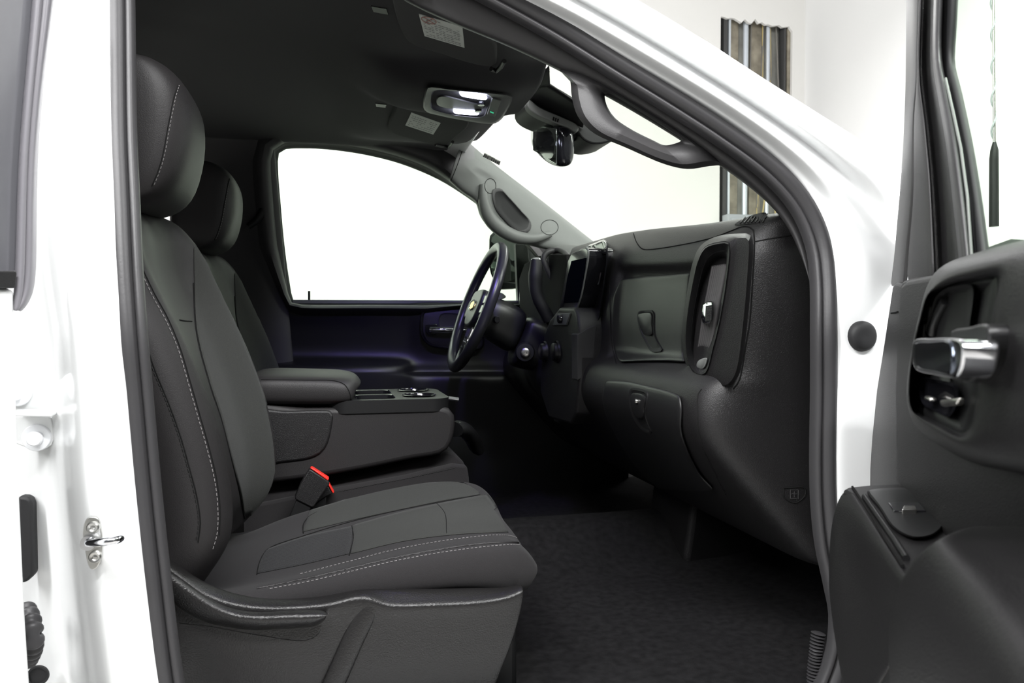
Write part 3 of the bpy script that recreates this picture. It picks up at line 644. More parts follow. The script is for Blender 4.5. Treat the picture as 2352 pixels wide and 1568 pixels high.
# cup holder deck
zt = PY(1000, 915, YA).z
x0 = PY(770, 905, YA).x - .02; x1 = PY(1032, 905, YA).x
def rrect(xa, xb, ya, yb, r, n=6):
    out = []
    for cx, cy_, a0 in ((xb - r, yb - r, 0), (xa + r, yb - r, 90), (xa + r, ya + r, 180), (xb - r, ya + r, 270)):
        for i in range(n + 1):
            a = math.radians(a0 + 90 * i / n); out.append((cx + r * math.cos(a), cy_ + r * math.sin(a)))
    return out
def circ(cx, cy_, r, n=28): return [(cx + r * math.cos(2 * math.pi * i / n), cy_ + r * math.sin(2 * math.pi * i / n)) for i in range(n)]
deck = rrect(x0, x1 + .004, YA - .004, YB + .004, .045)
cups = [circ(x1 - .062, 1.92, .038), circ(x1 - .062, 2.06, .038)]; trays = [rrect(x1 - .215, x1 - .125, 1.865, 1.965, .015), rrect(x1 - .215, x1 - .125, 1.99, 2.09, .015)]
dz = zt - .028
dk = slab('cup_holder_deck', [Vector((x, y, zt)) for x, y in deck], (0, 0, -.030), M['plastic2'], cn, holes=[[Vector((x, y, zt)) for x, y in h] for h in cups + trays])
for h in cups:
    V3 = [[Vector((x, y, z)) for x, y in grow(h, s)] for z, s in ((zt + .003, 1.10), (zt + .004, 1.03), (zt + .002, .98), (zt - .03, .93), (zt - .07, .9))]
    loft('cup_holder', V3, M['gloss'], dk, capA=False)
for h in trays:
    loft('tray', [[Vector((x, y, z)) for x, y in grow(h, s)] for z, s in ((zt + .001, 1.03), (zt, .97), (zt - .028, .9))], M['gloss'], dk, capA=False)
for h in cups:
    c = np.array(h).mean(0)
    box('cup_tab', (c[0] - .036, c[1], zt - .006), (.014, .03, .006), M['satin'], dk, bev=.002)
sweep('release_bar', [PY(1030, 914, 1.95), PY(1053, 917, 1.95)], .005, M['chrome'], cn, k=12)
# centre seat cushion under the console
cs = thing('center_bench', 'narrow black centre seat cushion below the folded console', 'car seat', (.05, 2.0, .8))
CT = tab_c = [(560, 1130), (700, 1118), (770, 1112), (860, 1090), (930, 1074), (980, 1052), (1020, 1035), (1045, 1040), (1064, 1060), (1076, 1085), (1080, 1120), (1070, 1170)]
rings = []
ctop = [PY(u, v, 1.88) for u, v in CT]
outl = ctop + [Vector((ctop[-1].x - .01, 1.88, .86)), Vector((ctop[0].x, 1.88, .86))]
slab('cushion', outl, (0, .212, 0), M['cushion'], cs, bev=.014, seg=4)
slab('cushion_side', [PY(u, v, 1.862) for u, v in [(560, 1165), (770, 1122), (930, 1093), (1040, 1066), (1073, 1070), (1078, 1100), (1075, 1170), (1000, 1230), (560, 1260)]], (0, .03, 0), M['cushion'], cs, bev=.006, seg=3)
Tq = bvh(*cs.children)
stitch('stitching', Tq, [(780, 1128), (850, 1114), (930, 1099), (1000, 1084), (1050, 1073)], M['threaddk'], cs, r=.0009)
sweep('transfer_strap', crom([PY(1040, 985, 2.0), PY(1062, 985, 2.02), PY(1080, 1000, 2.05), PY(1092, 1022, 2.08)], 14), .02, M['plastic2'], cs, k=12, up=(0, 1, 0), ell=2.0)
# buckles
def buckle(name, label, red, blk, y, m2, gp):
    o = thing(name, label, 'seat belt buckle', PY(*blk[-1], y), gp)
    b = slab('buckle_body', cy(blk, y), (0, .022, 0), M['plastic'], o, bev=.003, seg=3)
    slab('release_button', cy(red, y - .0005), (0, .023, 0), M['red'], o, bev=.0015)
    slab('buckle_stalk', cy(m2, y + .004), (0, .012, 0), M['plasticdk'], o, bev=.002)
    return o
buckle('seat_belt_buckle', 'black seat belt buckle with red top edge standing beside the passenger cushion', [(712, 1075), (717, 1074), (756, 1099), (753, 1104)], [(709, 1079), (713, 1077), (753, 1103), (757, 1110), (756, 1113), (722, 1163), (716, 1166), (678, 1147), (677, 1140), (690, 1110)], 1.79, [(682, 1146), (716, 1164), (705, 1182), (670, 1190), (664, 1186)], 'seat belt buckles')
buckle('seat_belt_buckle', 'second black buckle with red edge half hidden behind the taller buckle', [(753, 1112), (756, 1110), (768, 1131), (764, 1133)], [(735, 1110), (752, 1112), (764, 1134), (750, 1140), (722, 1160), (715, 1150)], 1.825, [(715, 1148), (750, 1138), (748, 1165), (700, 1185)], 'seat belt buckles')
# ================================================================== dashboard
da = thing('dashboard', 'charcoal moulded dashboard running across the cab under the windshield', 'dashboard', (.8, 2.0, 1.1))
PR = [(1.30, 1.36, 0), (1.12, 1.43, .6), (.95, 1.478, 1), (.84, 1.490, 1), (.785, 1.490, 1), (.752, 1.482, 1), (.722, 1.462, 1), (.702, 1.438, 1), (.692, 1.418, .9), (.688, 1.405, .85), (.686, 1.39, .8), (.684, 1.37, .7), (.680, 1.33, .5), (.675, 1.28, .15),
      (.672, 1.24, 0), (.668, 1.215, 0), (.655, 1.200, 0), (.638, 1.190, 0), (.626, 1.17, 0), (.621, 1.14, 0), (.624, 1.11, 0), (.645, 1.07, 0), (.69, 1.02, 0), (.745, .96, 0), (.80, .90, 0), (.832, .865, 0), (.86, .853, 0), (1.0, .87, 0), (1.2, .98, 0)]
def rec(y): return 1 / (1 + math.exp(-(y - 1.375) / .007)) / (1 + math.exp((y - 1.80) / .007))
YS = [2.78, 2.65, 2.5, 2.3, 2.12, 2.0, 1.92, 1.85, 1.825, 1.81, 1.80, 1.79, 1.775, 1.72, 1.64, 1.56, 1.48, 1.42, 1.395, 1.38, 1.37, 1.36, 1.345, 1.31, 1.275, 1.252, 1.236, 1.224, 1.216, 1.212, 1.211, 1.211]
SH = {1.275: .001, 1.252: .005, 1.236: .013, 1.224: .026, 1.216: .048, 1.212: .09}
grid = []
for j, (x, z, w) in enumerate(PR):
    row = []
    for i, y in enumerate(YS):
        sh = SH.get(y, 0)
        if i == len(YS) - 2: sh = .18
        if i == len(YS) - 1: sh = .42
        dz = np.interp(y, [1.22, 1.5, 1.8, 2.0], [0, .012, .034, .045]) * w
        xx = x + sh * (1 if z < 1.47 and x < .9 else .3)
        if x >= .9 and z < 1.2: xx = x
        if 1.205 < z < 1.402 : xx += .024 * rec(y)
        elif z <= 1.418 and z > 1.402: xx += .004 * rec(y)
        if j < 8: # top edge rolls over the side
            dz -= min(.03, sh * .25)
        if 20 <= j <= 26 and y > 1.3: xx += 0
        row.append(Vector((xx, y, z + dz)))
    grid.append(row)
dbody = patch('dash_panel', grid, M['plastic'], da, sub=2, solid=.004, solid_off=0)
T = bvh(dbody)
# seams
for pts in ([(1455, 536), (1462, 556), (1473, 570), (1484, 573), (1560, 563), (1640, 545), (1680, 530), (1705, 521), (1722, 522), (1731, 530)],
            [(1731, 528), (1733, 560), (1729, 640), (1722, 740), (1712, 800), (1704, 850), (1696, 878), (1684, 893)],
            [(1733, 555), (1780, 546), (1835, 537)],
            [(1612, 893), (1604, 905), (1603, 950), (1607, 1000), (1620, 1040), (1642, 1085), (1668, 1135)],
            [(1400, 655), (1402, 720), (1406, 790), (1415, 835)]):
    stitch('panel_gap', T, pts, M['seam'], dbody, r=.0013, solid_line=True, lift=.0)
# upper glove box door (in the recess)
up = drape('glove_box_door', T, [[(1430, 640), (1480, 634), (1540, 629), (1594, 624)], [(1412, 680), (1470, 680), (1540, 680), (1590, 680)], [(1408, 740), (1470, 740), (1530, 740), (1582, 740)], [(1412, 800), (1470, 800), (1530, 800), (1577, 800)], [(1424, 836), (1480, 834), (1530, 834), (1578, 836)]], M['plastic2'], da, thick=.004, lift=.001, nu=16, nv=16, sub=1)
Tu = bvh(up)
def latch(par, T, outer, inner, slot=None):
    def fn(dx):
        def f(u, v):
            h, n = hit(T, u, v)
            return (h if h is not None else PX(u, v, .69)) + Vector((dx, 0, 0))
        return f
    o = nest('latch_pocket', [(outer, fn(.0)), (outer, fn(-.0025)), (grow(outer, .9), fn(-.0025)), (grow(outer, .86), fn(-.0005)), (grow(outer, .80), fn(-.0002))], M['plasticdk'], par, n=40)
    nest('latch', [(inner, fn(-.001)), (inner, fn(-.004)), (grow(inner, .9), fn(-.005))], M['plastic2'], o, n=30)
    return o
latch(up, Tu, [(1466, 722), (1469, 715), (1476, 713), (1500, 713), (1503, 720), (1503, 745), (1505, 770), (1515, 790), (1523, 805), (1510, 808), (1496, 806), (1488, 793), (1475, 768), (1468, 745)], [(1470, 722), (1476, 720), (1498, 720), (1500, 745), (1500, 768), (1484, 768), (1474, 750)])
# lower glove box door
lo = drape('glove_box_door', T, [[(1398, 874), (1440, 876), (1500, 888), (1545, 900), (1568, 910)], [(1388, 905), (1440, 905), (1500, 915), (1548, 930), (1572, 940)], [(1392, 940), (1440, 950), (1500, 960), (1545, 970), (1570, 985)], [(1412, 985), (1460, 1005), (1520, 1015), (1560, 1020), (1584, 1030)], [(1450, 1050), (1500, 1068), (1550, 1075), (1590, 1080), (1612, 1085)], [(1505, 1118), (1550, 1122), (1590, 1124), (1625, 1124), (1645, 1120)]], M['plastic2'], da, thick=.004, lift=.001, nu=18, nv=20, sub=1)
Tl = bvh(lo)
lt = latch(lo, Tl, [(1448, 897), (1452, 891), (1480, 895), (1488, 900), (1487, 925), (1484, 955), (1490, 975), (1498, 996), (1485, 994), (1472, 984), (1458, 965), (1449, 940), (1446, 915)], [(1455, 904), (1484, 909), (1482, 935), (1480, 958), (1470, 960), (1458, 945), (1453, 925)])
h, _ = hit(Tl, 1467, 921)
if h is not None: disc('key_slot', h + Vector((-.007, 0, 0)), (-1, 0, 0), [(.0005, .001), (.0042, .0012), (.0048, 0), (.0048, -.004)], M['satin'], lt, k=18)
# air bag mark on the side of the dash
T = bvh(dbody)
ab = [(1800, 1120), (1848, 1121), (1848, 1138), (1826, 1154), (1800, 1140)]
stitch('airbag_mark', T, ab + [ab[0]], M['seam'], dbody, r=.0009, solid_line=True)
for pts in ([(1815, 1124), (1815, 1144)], [(1815, 1125), (1833, 1125)], [(1818, 1134), (1830, 1134)], [(1833, 1125), (1833, 1145)], [(1816, 1144), (1830, 1144)], [(1824, 1128), (1824, 1141)]):
    stitch('airbag_mark', T, [pts[0], ((pts[0][0] + pts[1][0]) / 2, (pts[0][1] + pts[1][1]) / 2), pts[1]], M['trim'], dbody, r=.0006, solid_line=True, step=2)
# defroster outlet near the pillar
dv = [(1688, 517), (1712, 503), (1735, 494), (1760, 491), (1762, 497), (1752, 507), (1735, 513), (1710, 517)]
o = nest('defroster_vent', [(dv, lambda u, v: (hit(T, u, v)[0] or PZ(u, v, 1.49)) + Vector((0, 0, .0))), (dv, lambda u, v: (hit(T, u, v)[0] or PZ(u, v, 1.49)) + Vector((0, 0, .002)))], M['plasticdk'], da, n=30)
for i in range(7):
    a = (1700 + i * 8.5, 516 - i * .4); b = (1712 + i * 8.5, 502 - i * 1.2)
    ha, hb = hit(T, *a)[0], hit(T, *b)[0]
    if ha and hb: sweep('vent_blade', [ha + Vector((0, 0, .003)), hb + Vector((0, 0, .003))], .0012, M['plastic'], o, k=6)
# ---- side air vent pod
rim = [(1619, 571), (1644, 561), (1672, 560), (1675, 572), (1670, 630), (1662, 685), (1650, 750), (1636, 805), (1628, 838), (1620, 856), (1610, 860), (1597, 855), (1582, 833), (1576, 800), (1575, 765), (1582, 700), (1593, 641), (1603, 600)]
rim2 = [(1627, 590), (1648, 577), (1670, 577), (1671, 590), (1667, 640), (1658, 690), (1647, 750), (1634, 800), (1626, 832), (1618, 846), (1610, 847), (1600, 842), (1592, 826), (1587, 800), (1587, 765), (1593, 710), (1604, 655), (1614, 615)]
rim3 = [(1634, 607), (1650, 592), (1668, 590), (1669, 605), (1664, 645), (1655, 695), (1644, 750), (1632, 798), (1626, 826), (1619, 838), (1612, 839), (1605, 832), (1600, 818), (1597, 795), (1598, 765), (1603, 715), (1611, 665), (1621, 630)]
outer_ = [(1608, 566), (1640, 546), (1690, 538), (1722, 540), (1729, 560), (1725, 640), (1716, 740), (1703, 840), (1692, 872), (1675, 890), (1645, 896), (1615, 888), (1590, 866), (1573, 835), (1566, 790), (1568, 740), (1580, 660), (1592, 600)]
pod = nest('vent_pod', [(grow(outer_, 1.02), lambda u, v: PX(u, v, .74)), (outer_, lambda u, v: PX(u, v, .690)), (inset(outer_, 4), lambda u, v: PX(u, v, .672)), (inset(outer_, 9), lambda u, v: PX(u, v, .661)), (grow(rim, 1.03), lambda u, v: PX(u, v, .655))], M['plastic'], da, capB=False, n=72)
vent = nest('vent_bezel', [(grow(rim, 1.03), lambda u, v: PX(u, v, .656)), (rim, lambda u, v: PX(u, v, .652)), (inset(rim, 2), lambda u, v: PX(u, v, .655)), (rim2, lambda u, v: PX(u, v, .668)), (inset(rim2, 1.5), lambda u, v: PX(u, v, .668)), (rim3, lambda u, v: PX(u, v, .686)), (inset(rim3, 3), lambda u, v: PX(u, v, .70))], M['plastic2'], da, n=72)
for i in range(7):
    t = i / 6
    a = PX(1641 + 26 * t, 612 - 4 * t, .676); b = PX(1607 + 24 * t, 808 - 2 * t, .676)
    sweep('vent_slat', [a, a.lerp(b, .5) + Vector((-.002, 0, 0)), b], .0062, M['slatgrey'], vent, k=10, up=(-1, 0, 0), ell=.8)
tabl = [(1613, 700), (1623, 693), (1636, 692), (1638, 700), (1636, 735), (1628, 742), (1614, 741), (1610, 725)]
tb = nest('vent_tab', [(tabl, lambda u, v: PX(u, v, .668)), (tabl, lambda u, v: PX(u, v, .655)), (inset(tabl, 2), lambda u, v: PX(u, v, .653))], M['chrome'], vent, n=30, closed_smooth=False)
gp = [(1621, 702), (1637, 700), (1635, 738), (1619, 738)]
nest('tab_grip', [(gp, lambda u, v: PX(u, v, .657)), (gp, lambda u, v: PX(u, v, .651)), (inset(gp, 1), lambda u, v: PX(u, v, .650))], M['plasticdk'], tb, n=4, closed_smooth=False)
V = []
for i in range(3):
    for j in range(8):
        V.append((PX(1625 + i * 4 - j * .2, 706 + j * 4, .6495), (.001, .0014, .0014), None))
boxes('grip_dots', V, M['trim'], tb)
lp = [(1604, 828), (1624, 822), (1620, 842), (1612, 848), (1600, 842)]
nest('vent_thumbwheel', [(lp, lambda u, v: PX(u, v, .69)), (lp, lambda u, v: PX(u, v, .662)), (inset(lp, 2), lambda u, v: PX(u, v, .660))], M['trimlt'], vent, n=20)

# ---- centre stack
cst = thing('center_stack', 'centre stack with touch display, climate knobs and gloss black vent surround', 'control panel', (.64, 2.0, 1.2))
def loopX(x): return lambda u, v: PX(u, v, x)
low = [(1318, 706), (1324, 720), (1330, 760), (1330, 830), (1330, 872), (1322, 950), (1310, 975), (1260, 960), (1240, 900), (1243, 830), (1250, 765), (1262, 735), (1284, 706)]
slab('stack_panel', [PX(u, v, .612) for u, v in low], (.12, 0, 0), M['plastic'], cst, bev=.008, seg=3)
slab('stack_side', [PY(u, v, 1.862) for u, v in [(1326, 768), (1352, 752), (1371, 745), (1361, 852), (1327, 873)]], (0, .05, 0), M['visor_litside'], cst, bev=.002)  # side given a paler colour for the light falling on it
# screen pod
scr_o = [(1312, 581), (1328, 573), (1344, 568), (1350, 572), (1351, 590), (1345, 625), (1337, 665), (1329, 700), (1323, 716), (1283, 716), (1285, 705), (1292, 668), (1298, 630), (1303, 600)]
sc2 = slab('display_housing', [PX(u, v, .632) for u, v in scr_o], (.07, 0, 0), M['gloss'], cst, bev=.004, seg=3)
scr = [(1309, 597), (1345, 581), (1341, 610), (1329, 693), (1291, 696), (1300, 640)]
slab('display_screen', [PX(u, v, .6295) for u, v in [(1312, 599), (1344, 592), (1340, 625), (1328, 694), (1294, 696), (1302, 640)]], (.004, 0, 0), M['screen'], sc2, bev=.001)
sweep('chrome_edge', crom([PX(u, v, .630) for u, v in [(1346, 568), (1352, 577), (1350, 600), (1343, 640), (1335, 680), (1326, 708), (1323, 725), (1323, 745), (1327, 765)]], 30), .0022, M['trimlt'], sc2, k=8)
# vent right of display
vo = [(1346, 568), (1368, 557), (1388, 550), (1394, 556), (1397, 590), (1391, 640), (1384, 695), (1376, 738), (1362, 746), (1349, 744), (1339, 725), (1339, 690), (1345, 640), (1350, 600)]
vi = [(1357, 590), (1372, 585), (1391, 582), (1392, 592), (1387, 640), (1380, 700), (1373, 737), (1360, 740), (1353, 728), (1349, 705), (1350, 680), (1354, 630)]
v2 = nest('vent_surround', [(vo, loopX(.73)), (vo, loopX(.682)), (inset(vo, 2), loopX(.668)), (inset(vo, 4), loopX(.665)), (vi, loopX(.668)), (inset(vi, 3), loopX(.70)), (inset(vi, 8), loopX(.705))], M['gloss'], cst, n=60)
for i in range(4):
    a = PX(1366 + i * 7, 592, .684); b = PX(1356 + i * 6, 735, .684); sweep('vent_slat', [a, b], .003, M['plasticdk'], v2, k=8)
sweep('vent_tab', [PX(u, v, .67) for u, v in ((1381, 625), (1379, 633), (1377, 645), (1374, 652))], .003, M['chrome'], v2, k=8)
# slot with knob, climate knobs
sl = [(1276, 720), (1309, 719), (1300, 746), (1270, 746)]
so = slab('dimmer_bezel', [PX(u, v, .608) for u, v in sl], (.006, 0, 0), M['trimlt'], cst, bev=.001)
disc('dimmer_wheel', PX(1288, 732, .606), (-1, 0, 0), [(.0005, .008), (.010, .008), (.0115, .006), (.0115, -.002)], M['gloss'], so, k=24)
for u in (1253, 1281):
    kn = disc('climate_knob', PX(u, 808, .612), (-1, 0, 0), [(.0005, .016), (.021, .016), (.0235, .014), (.025, .003), (.030, .002), (.031, -.003)], M['plastic2'], cst, k=32)
    disc('knob_ring', PX(u, 808, .612), (-1, 0, 0), [(.0285, .002), (.0295, .006), (.031, .002)], M['plastic2'], kn, k=32)
# lower plinth under the dash
fp_ = slab('footwell_duct', [PY(u, v, 1.80) for u, v in crom([(1590, 1040), (1592, 1120), (1586, 1200), (1577, 1262), (1572, 1300), (1577, 1310), (1600, 1313), (1700, 1321), (1735, 1322), (1800, 1324), (1860, 1310), (1860, 1180), (1820, 1060), (1700, 1030)], 50, True)], (0, .25, 0), M['plastic'], da, bev=.015, seg=3)

# ================================================================== steering
swt = thing('steering_wheel', 'black leather steering wheel seen edge-on, in front of the driver seat', 'steering wheel', (.451, 2.38, 1.342))
pt = PY(1147, 566, 2.38); pb = PY(1042, 845, 2.38); cen = (pt + pb) / 2; up_ = (pt - pb).normalized(); R_ = (pt - pb).length / 2 - .004
lat = Vector((0, 1, 0)); nrm_ = lat.cross(up_).normalized(); nrm_ = nrm_ if nrm_.x < 0 else -nrm_
rimw = sweep('rim', [cen + (up_ * math.cos(a) + lat * math.sin(a)) * R_ for a in np.linspace(0, 2 * math.pi, 64, endpoint=False)], .0165, mat('rim_leather', (.02, .02, .021), .3, bump=.1, bscale=900), swt, closed=True, k=14)
def wpt(a, b, h): return cen + lat * a + up_ * b + nrm_ * h
def wslab(name, pts, h, th, m, par, **k): return slab(name, [wpt(a, b, h) for a, b in crom(pts, 40, True)], nrm_ * -th, m, par, **k)
hub = wslab('hub_cover', [(-.075, .045), (0, .055), (.075, .045), (.085, 0), (.06, -.055), (0, -.07), (-.06, -.055), (-.085, 0)], .012, .035, M['plastic2'], swt, bev=.01, seg=3)
for s_ in (-1, 1):
    wslab('spoke', [(s_ * .07, .03), (s_ * .12, .024), (s_ * .178, .02), (s_ * .178, -.028), (s_ * .12, -.03), (s_ * .07, -.035)], 0.0, .02, M['satin'], swt, bev=.004)
wslab('spoke', [(-.035, -.05), (-.03, -.11), (-.045, -.178), (.045, -.178), (.03, -.11), (.035, -.05)], -.002, .018, M['chrome'], swt, bev=.004)
em = [(-.030, .004), (-.026, .010), (-.010, .010), (-.008, .014), (.008, .014), (.010, .010), (.030, .010), (.026, -.004), (.026, -.010), (.010, -.010), (.008, -.014), (-.008, -.014), (-.010, -.010), (-.030, -.010)]
slab('emblem', [wpt(a, b, .0165) for a, b in em], nrm_ * -.006, M['gold'], hub, bev=.001)
sweep('emblem_rim', [wpt(a * 1.18, b * 1.25, .016) for a, b in em], .0014, M['chrome'], hub, closed=True, k=6)
for b in (.02, -.01): slab('button', [wpt(a, bb, .006) for a, bb in rrect(-.135, -.095, b - .012, b + .012, .005)], nrm_ * -.008, M['gloss'], swt, bev=.001)
# column
col = thing('steering_column', 'black steering column shroud with round ignition lock, behind the wheel rim', 'steering column', (.55, 2.36, 1.25))
ax = -nrm_
def cring(d, w, h0, h1, n=16):
    c = cen + ax * d; out = []
    for j in range(n):
        a = 2 * math.pi * j / n; cx, sy = math.cos(a), math.sin(a); e = .7
        out.append(c + lat * w * (abs(cx) ** e * (1 if cx > 0 else -1)) + up_ * ((h1 if sy > 0 else h0) * abs(sy) ** e * (1 if sy > 0 else -1)))
    return out
loft('column_shroud', [cring(.02, .05, .05, .05), cring(.035, .062, .075, .048), cring(.07, .07, .085, .052), cring(.12, .072, .095, .05), cring(.16, .07, .10, .035)], M['plastic2'], col, sub=2)
loft('lower_shroud', [cring(.15, .075, .13, .02), cring(.17, .085, .135, .035), cring(.22, .09, .13, .035), cring(.30, .09, .11, .02)], M['plastic2'], col, sub=2)
ig = PY(1206, 809, 2.27)
bz = disc('ignition_bezel', ig, (-.25, -1, 0), [(.0005, .004), (.016, .004), (.026, .003), (.029, -.002), (.030, -.03)], M['plasticdk'], col, k=32)
disc('lock_cylinder', ig + Vector((0, -.006, 0)), (-.25, -1, 0), [(.0005, .002), (.0018, .0022), (.003, .006), (.012, .0065), (.0145, .004), (.015, 0), (.015, -.01)], M['satin'], bz, k=28)
disc('wiper_knob', PY(1141, 734, 2.28), (-.1, -1, 0), [(.0005, .01), (.009, .01), (.011, .006), (.011, -.05)], M['gloss'], col, k=20, sx=.8)
slab('column_cap', [PY(u, v, 2.34) for u, v in crom([(1135, 684), (1142, 672), (1152, 672), (1163, 682), (1150, 688), (1139, 692)], 20, True)], (0, .06, 0), M['trim'], col, bev=.003)
gl = thing('gear_lever', 'black column gear lever with chrome cap left of the display', 'gear lever', PY(1228, 650, 2.20))
lv = [PY(u, v, 2.2) for u, v in ((1231, 596), (1231, 612), (1230, 640), (1231, 668), (1238, 690), (1250, 712), (1262, 735))]
sweep('lever_shaft', crom(lv, 20), [.0145, .0165, .018, .0195, .021, .0215, .021, .02, .0195, .019, .0185, .018, .018, .018, .018, .018, .018, .018, .018, .018], M['plasticdk'], gl, k=18)
disc('lever_cap', PY(1231, 596, 2.2), (-.1, -.25, 1), [(.0005, .006), (.010, .005), (.0145, .001), (.015, -.004)], M['chrome'], gl, k=24)
# instrument cluster
ic = thing('instrument_cluster', 'hooded instrument cluster behind the gear lever, under the driver side pillar', 'instrument cluster', (.66, 2.35, 1.4))
def arch(pts, y, r, name, m, par): return sweep(name, crom([PY(u, v, yy) for (u, v), yy in zip(pts, y)], 40), r, m, par, k=12)
patch('cluster_hood', [[PY(u, v, y) for u, v, y in row] for row in (
    [(1247, 596, 2.44), (1256, 578, 2.46), (1276, 567, 2.46), (1300, 564, 2.44), (1330, 564, 2.4), (1360, 562, 2.35)],
    [(1246, 592, 2.40), (1254, 580, 2.40), (1272, 573, 2.40), (1292, 571, 2.36), (1314, 577, 2.3), (1335, 580, 2.22)],
    [(1250, 612, 2.36), (1254, 592, 2.36), (1270, 582, 2.36), (1288, 581, 2.32), (1304, 590, 2.26), (1316, 600, 2.18)])], M['trimlt'], ic, sub=2, solid=.01, solid_off=0)  # hood top coloured pale for the light it catches
arch([(1284, 668), (1268, 640), (1254, 612), (1248, 594), (1256, 580), (1276, 575), (1294, 580), (1308, 594)], [2.28] * 5 + [2.28, 2.24, 2.16], .009, 'hood_lip', M['trim'], ic)
arch([(1288, 660), (1274, 632), (1262, 608), (1260, 596), (1270, 588), (1284, 587), (1298, 596)], [2.29] * 3 + [2.29, 2.29, 2.25, 2.19], .007, 'hood_lip', M['plastic'], ic)
slab('cluster_recess_shade', [PX(u, v, .655) for u, v in [(1192, 640), (1204, 606), (1236, 588), (1262, 584), (1300, 584), (1306, 640), (1300, 715), (1262, 742), (1226, 740), (1194, 712)]], (.05, 0, 0), M['seam'], ic, bev=.003)  # dark slab standing in for shade in the cluster recess
slab('gauge_lens', [PY(u, v, 2.31) for u, v in [(1268, 604), (1272, 598), (1300, 597), (1304, 620), (1296, 650), (1284, 640)]], (.02, .02, 0), M['screen'], ic, bev=.002)
slab('lens_reflection', [PY(u, v, 2.30) for u, v in [(1270, 601), (1290, 598), (1299, 602), (1299, 606), (1286, 607), (1284, 612), (1276, 615), (1271, 608)]], (0, .003, 0), M['sticker_glint'], ic, bev=0)  # pale sliver painted for the white reflection in the gauge lens
# ================================================================== pedals
pd = thing('brake_pedal', 'small dark pedal hanging under the driver side of the dashboard', 'pedal', PY(1270, 940, 2.35))
slab('pedal_pad', [PY(u, v, 2.32) for u, v in [(1262, 918), (1284, 924), (1292, 968), (1286, 974), (1270, 930)]], (0, .06, 0), M['rubber'], pd, bev=.003)
sweep('pedal_arm', [PY(1276, 925, 2.35), PY(1290, 890, 2.35), PY(1300, 860, 2.35)], .006, M['plastic2'], pd)
br = slab('column_bracket', [PY(u, v, 2.33) for u, v in [(1240, 878), (1262, 884), (1292, 900), (1290, 908), (1262, 898), (1245, 890)]], (0, .08, 0), M['plastic2'], pd, bev=.002)
# ================================================================== near windshield pillar trim with grab handle
pn = thing('pillar_trim', 'charcoal pillar trim with grab handle along the top of the open doorway', 'pillar trim', (.6, 1.2, 1.6))
outl = crom([(870, -130), (960, -85), (1110, -10), (1270, 72), (1420, 168), (1555, 256), (1655, 324), (1758, 402), (1818, 465), (1850, 520), (1872, 590), (1880, 700)], 40)
inl = crom([(840, -60), (921, -2), (1040, 55), (1150, 100), (1250, 146), (1330, 188), (1480, 272), (1650, 379), (1700, 414), (1750, 454), (1795, 500), (1830, 560)], 40)
def yn_(v, d): return yF(v) + d
patch('trim_rail', [[PY(u, v, yn_(v, .035)) for u, v in outl], [PY(u * .72 + a * .28, v * .72 + b * .28, yn_(v, .030)) for (u, v), (a, b) in zip(outl, inl)], [PY(u * .3 + a * .7, v * .3 + b * .7, yn_(v, .045)) for (u, v), (a, b) in zip(outl, inl)], [PY(u, v, yn_(v, .065)) for u, v in inl], [PY(u, v, yn_(v, .10)) for u, v in inl]], M['trim'], pn, sub=2, solid=.003)
ho = [(1285, 160), (1308, 182), (1313, 220), (1326, 265), (1360, 303), (1440, 340), (1530, 378), (1580, 388), (1640, 380), (1665, 380), (1600, 325), (1500, 258), (1400, 200), (1330, 165)]
hi = [(1390, 216), (1393, 240), (1412, 270), (1450, 297), (1500, 322), (1525, 333), (1545, 331), (1566, 321), (1540, 302), (1480, 263), (1430, 232), (1402, 217)]
def fy(d): return lambda u, v: PY(u, v, yF(v) + d)
hn = crom(hi, 72, True)
# match the two loops by angle
def match(outer, inner):
    c = np.array(inner).mean(0); o = crom(outer, 400, True); ang = [math.atan2(p[1] - c[1], (p[0] - c[0])) for p in o]; out = []
    for p in inner:
        a = math.atan2(p[1] - c[1], p[0] - c[0]); k = min(range(400), key=lambda i: abs((ang[i] - a + math.pi) % (2 * math.pi) - math.pi)); out.append(o[k])
    return out
on = match(ho, hn)
def mixl(a, b, t): return [(p[0] + (q[0] - p[0]) * t, p[1] + (q[1] - p[1]) * t) for p, q in zip(a, b)]
loft('grab_handle', [[fy(d)(u, v) for u, v in lp] for lp, d in ((hn, .085), (hn, .060), (mixl(hn, on, .12), .046), (mixl(hn, on, .45), .038), (mixl(hn, on, .8), .044), (on, .062), (on, .09))], M['trim'], pn, cap=False)

# ================================================================== driver side pillar trim
pf = thing('pillar_trim', 'pillar trim with grab handle beside the driver window, greyed as if lit through the windshield', 'pillar trim', (.7, 2.65, 1.6))
ue = crom([(1070, 318), (1100, 345), (1125, 366), (1160, 394), (1240, 455), (1357, 548), (1420, 598)], 30)
me_ = crom([(1050, 350), (1085, 380), (1115, 400), (1150, 430), (1230, 500), (1330, 556), (1400, 600)], 30)
le = crom([(1030, 418), (1062, 446), (1092, 466), (1099, 492), (1112, 515), (1140, 538), (1165, 553), (1205, 564), (1260, 577), (1330, 584), (1400, 612)], 30)
def yy(i, a): return a + .13 * (i / 29)
pft = patch('trim_cover', [[PY(u, v, yy(i, 2.60)) for i, (u, v) in enumerate(ue)], [PY(u, v, yy(i, 2.565)) for i, (u, v) in enumerate(mixl(ue, me_, .35))], [PY(u, v, yy(i, 2.55)) for i, (u, v) in enumerate(me_)], [PY(u, v, yy(i, 2.535)) for i, (u, v) in enumerate(mixl(me_, le, .7))], [PY(u, v, yy(i, 2.55)) for i, (u, v) in enumerate(le)], [PY(u, v - 6, yy(i, 2.61)) for i, (u, v) in enumerate(le)]], M['trimlt'], pf, sub=2, solid=.004)
Tt = bvh(pft)
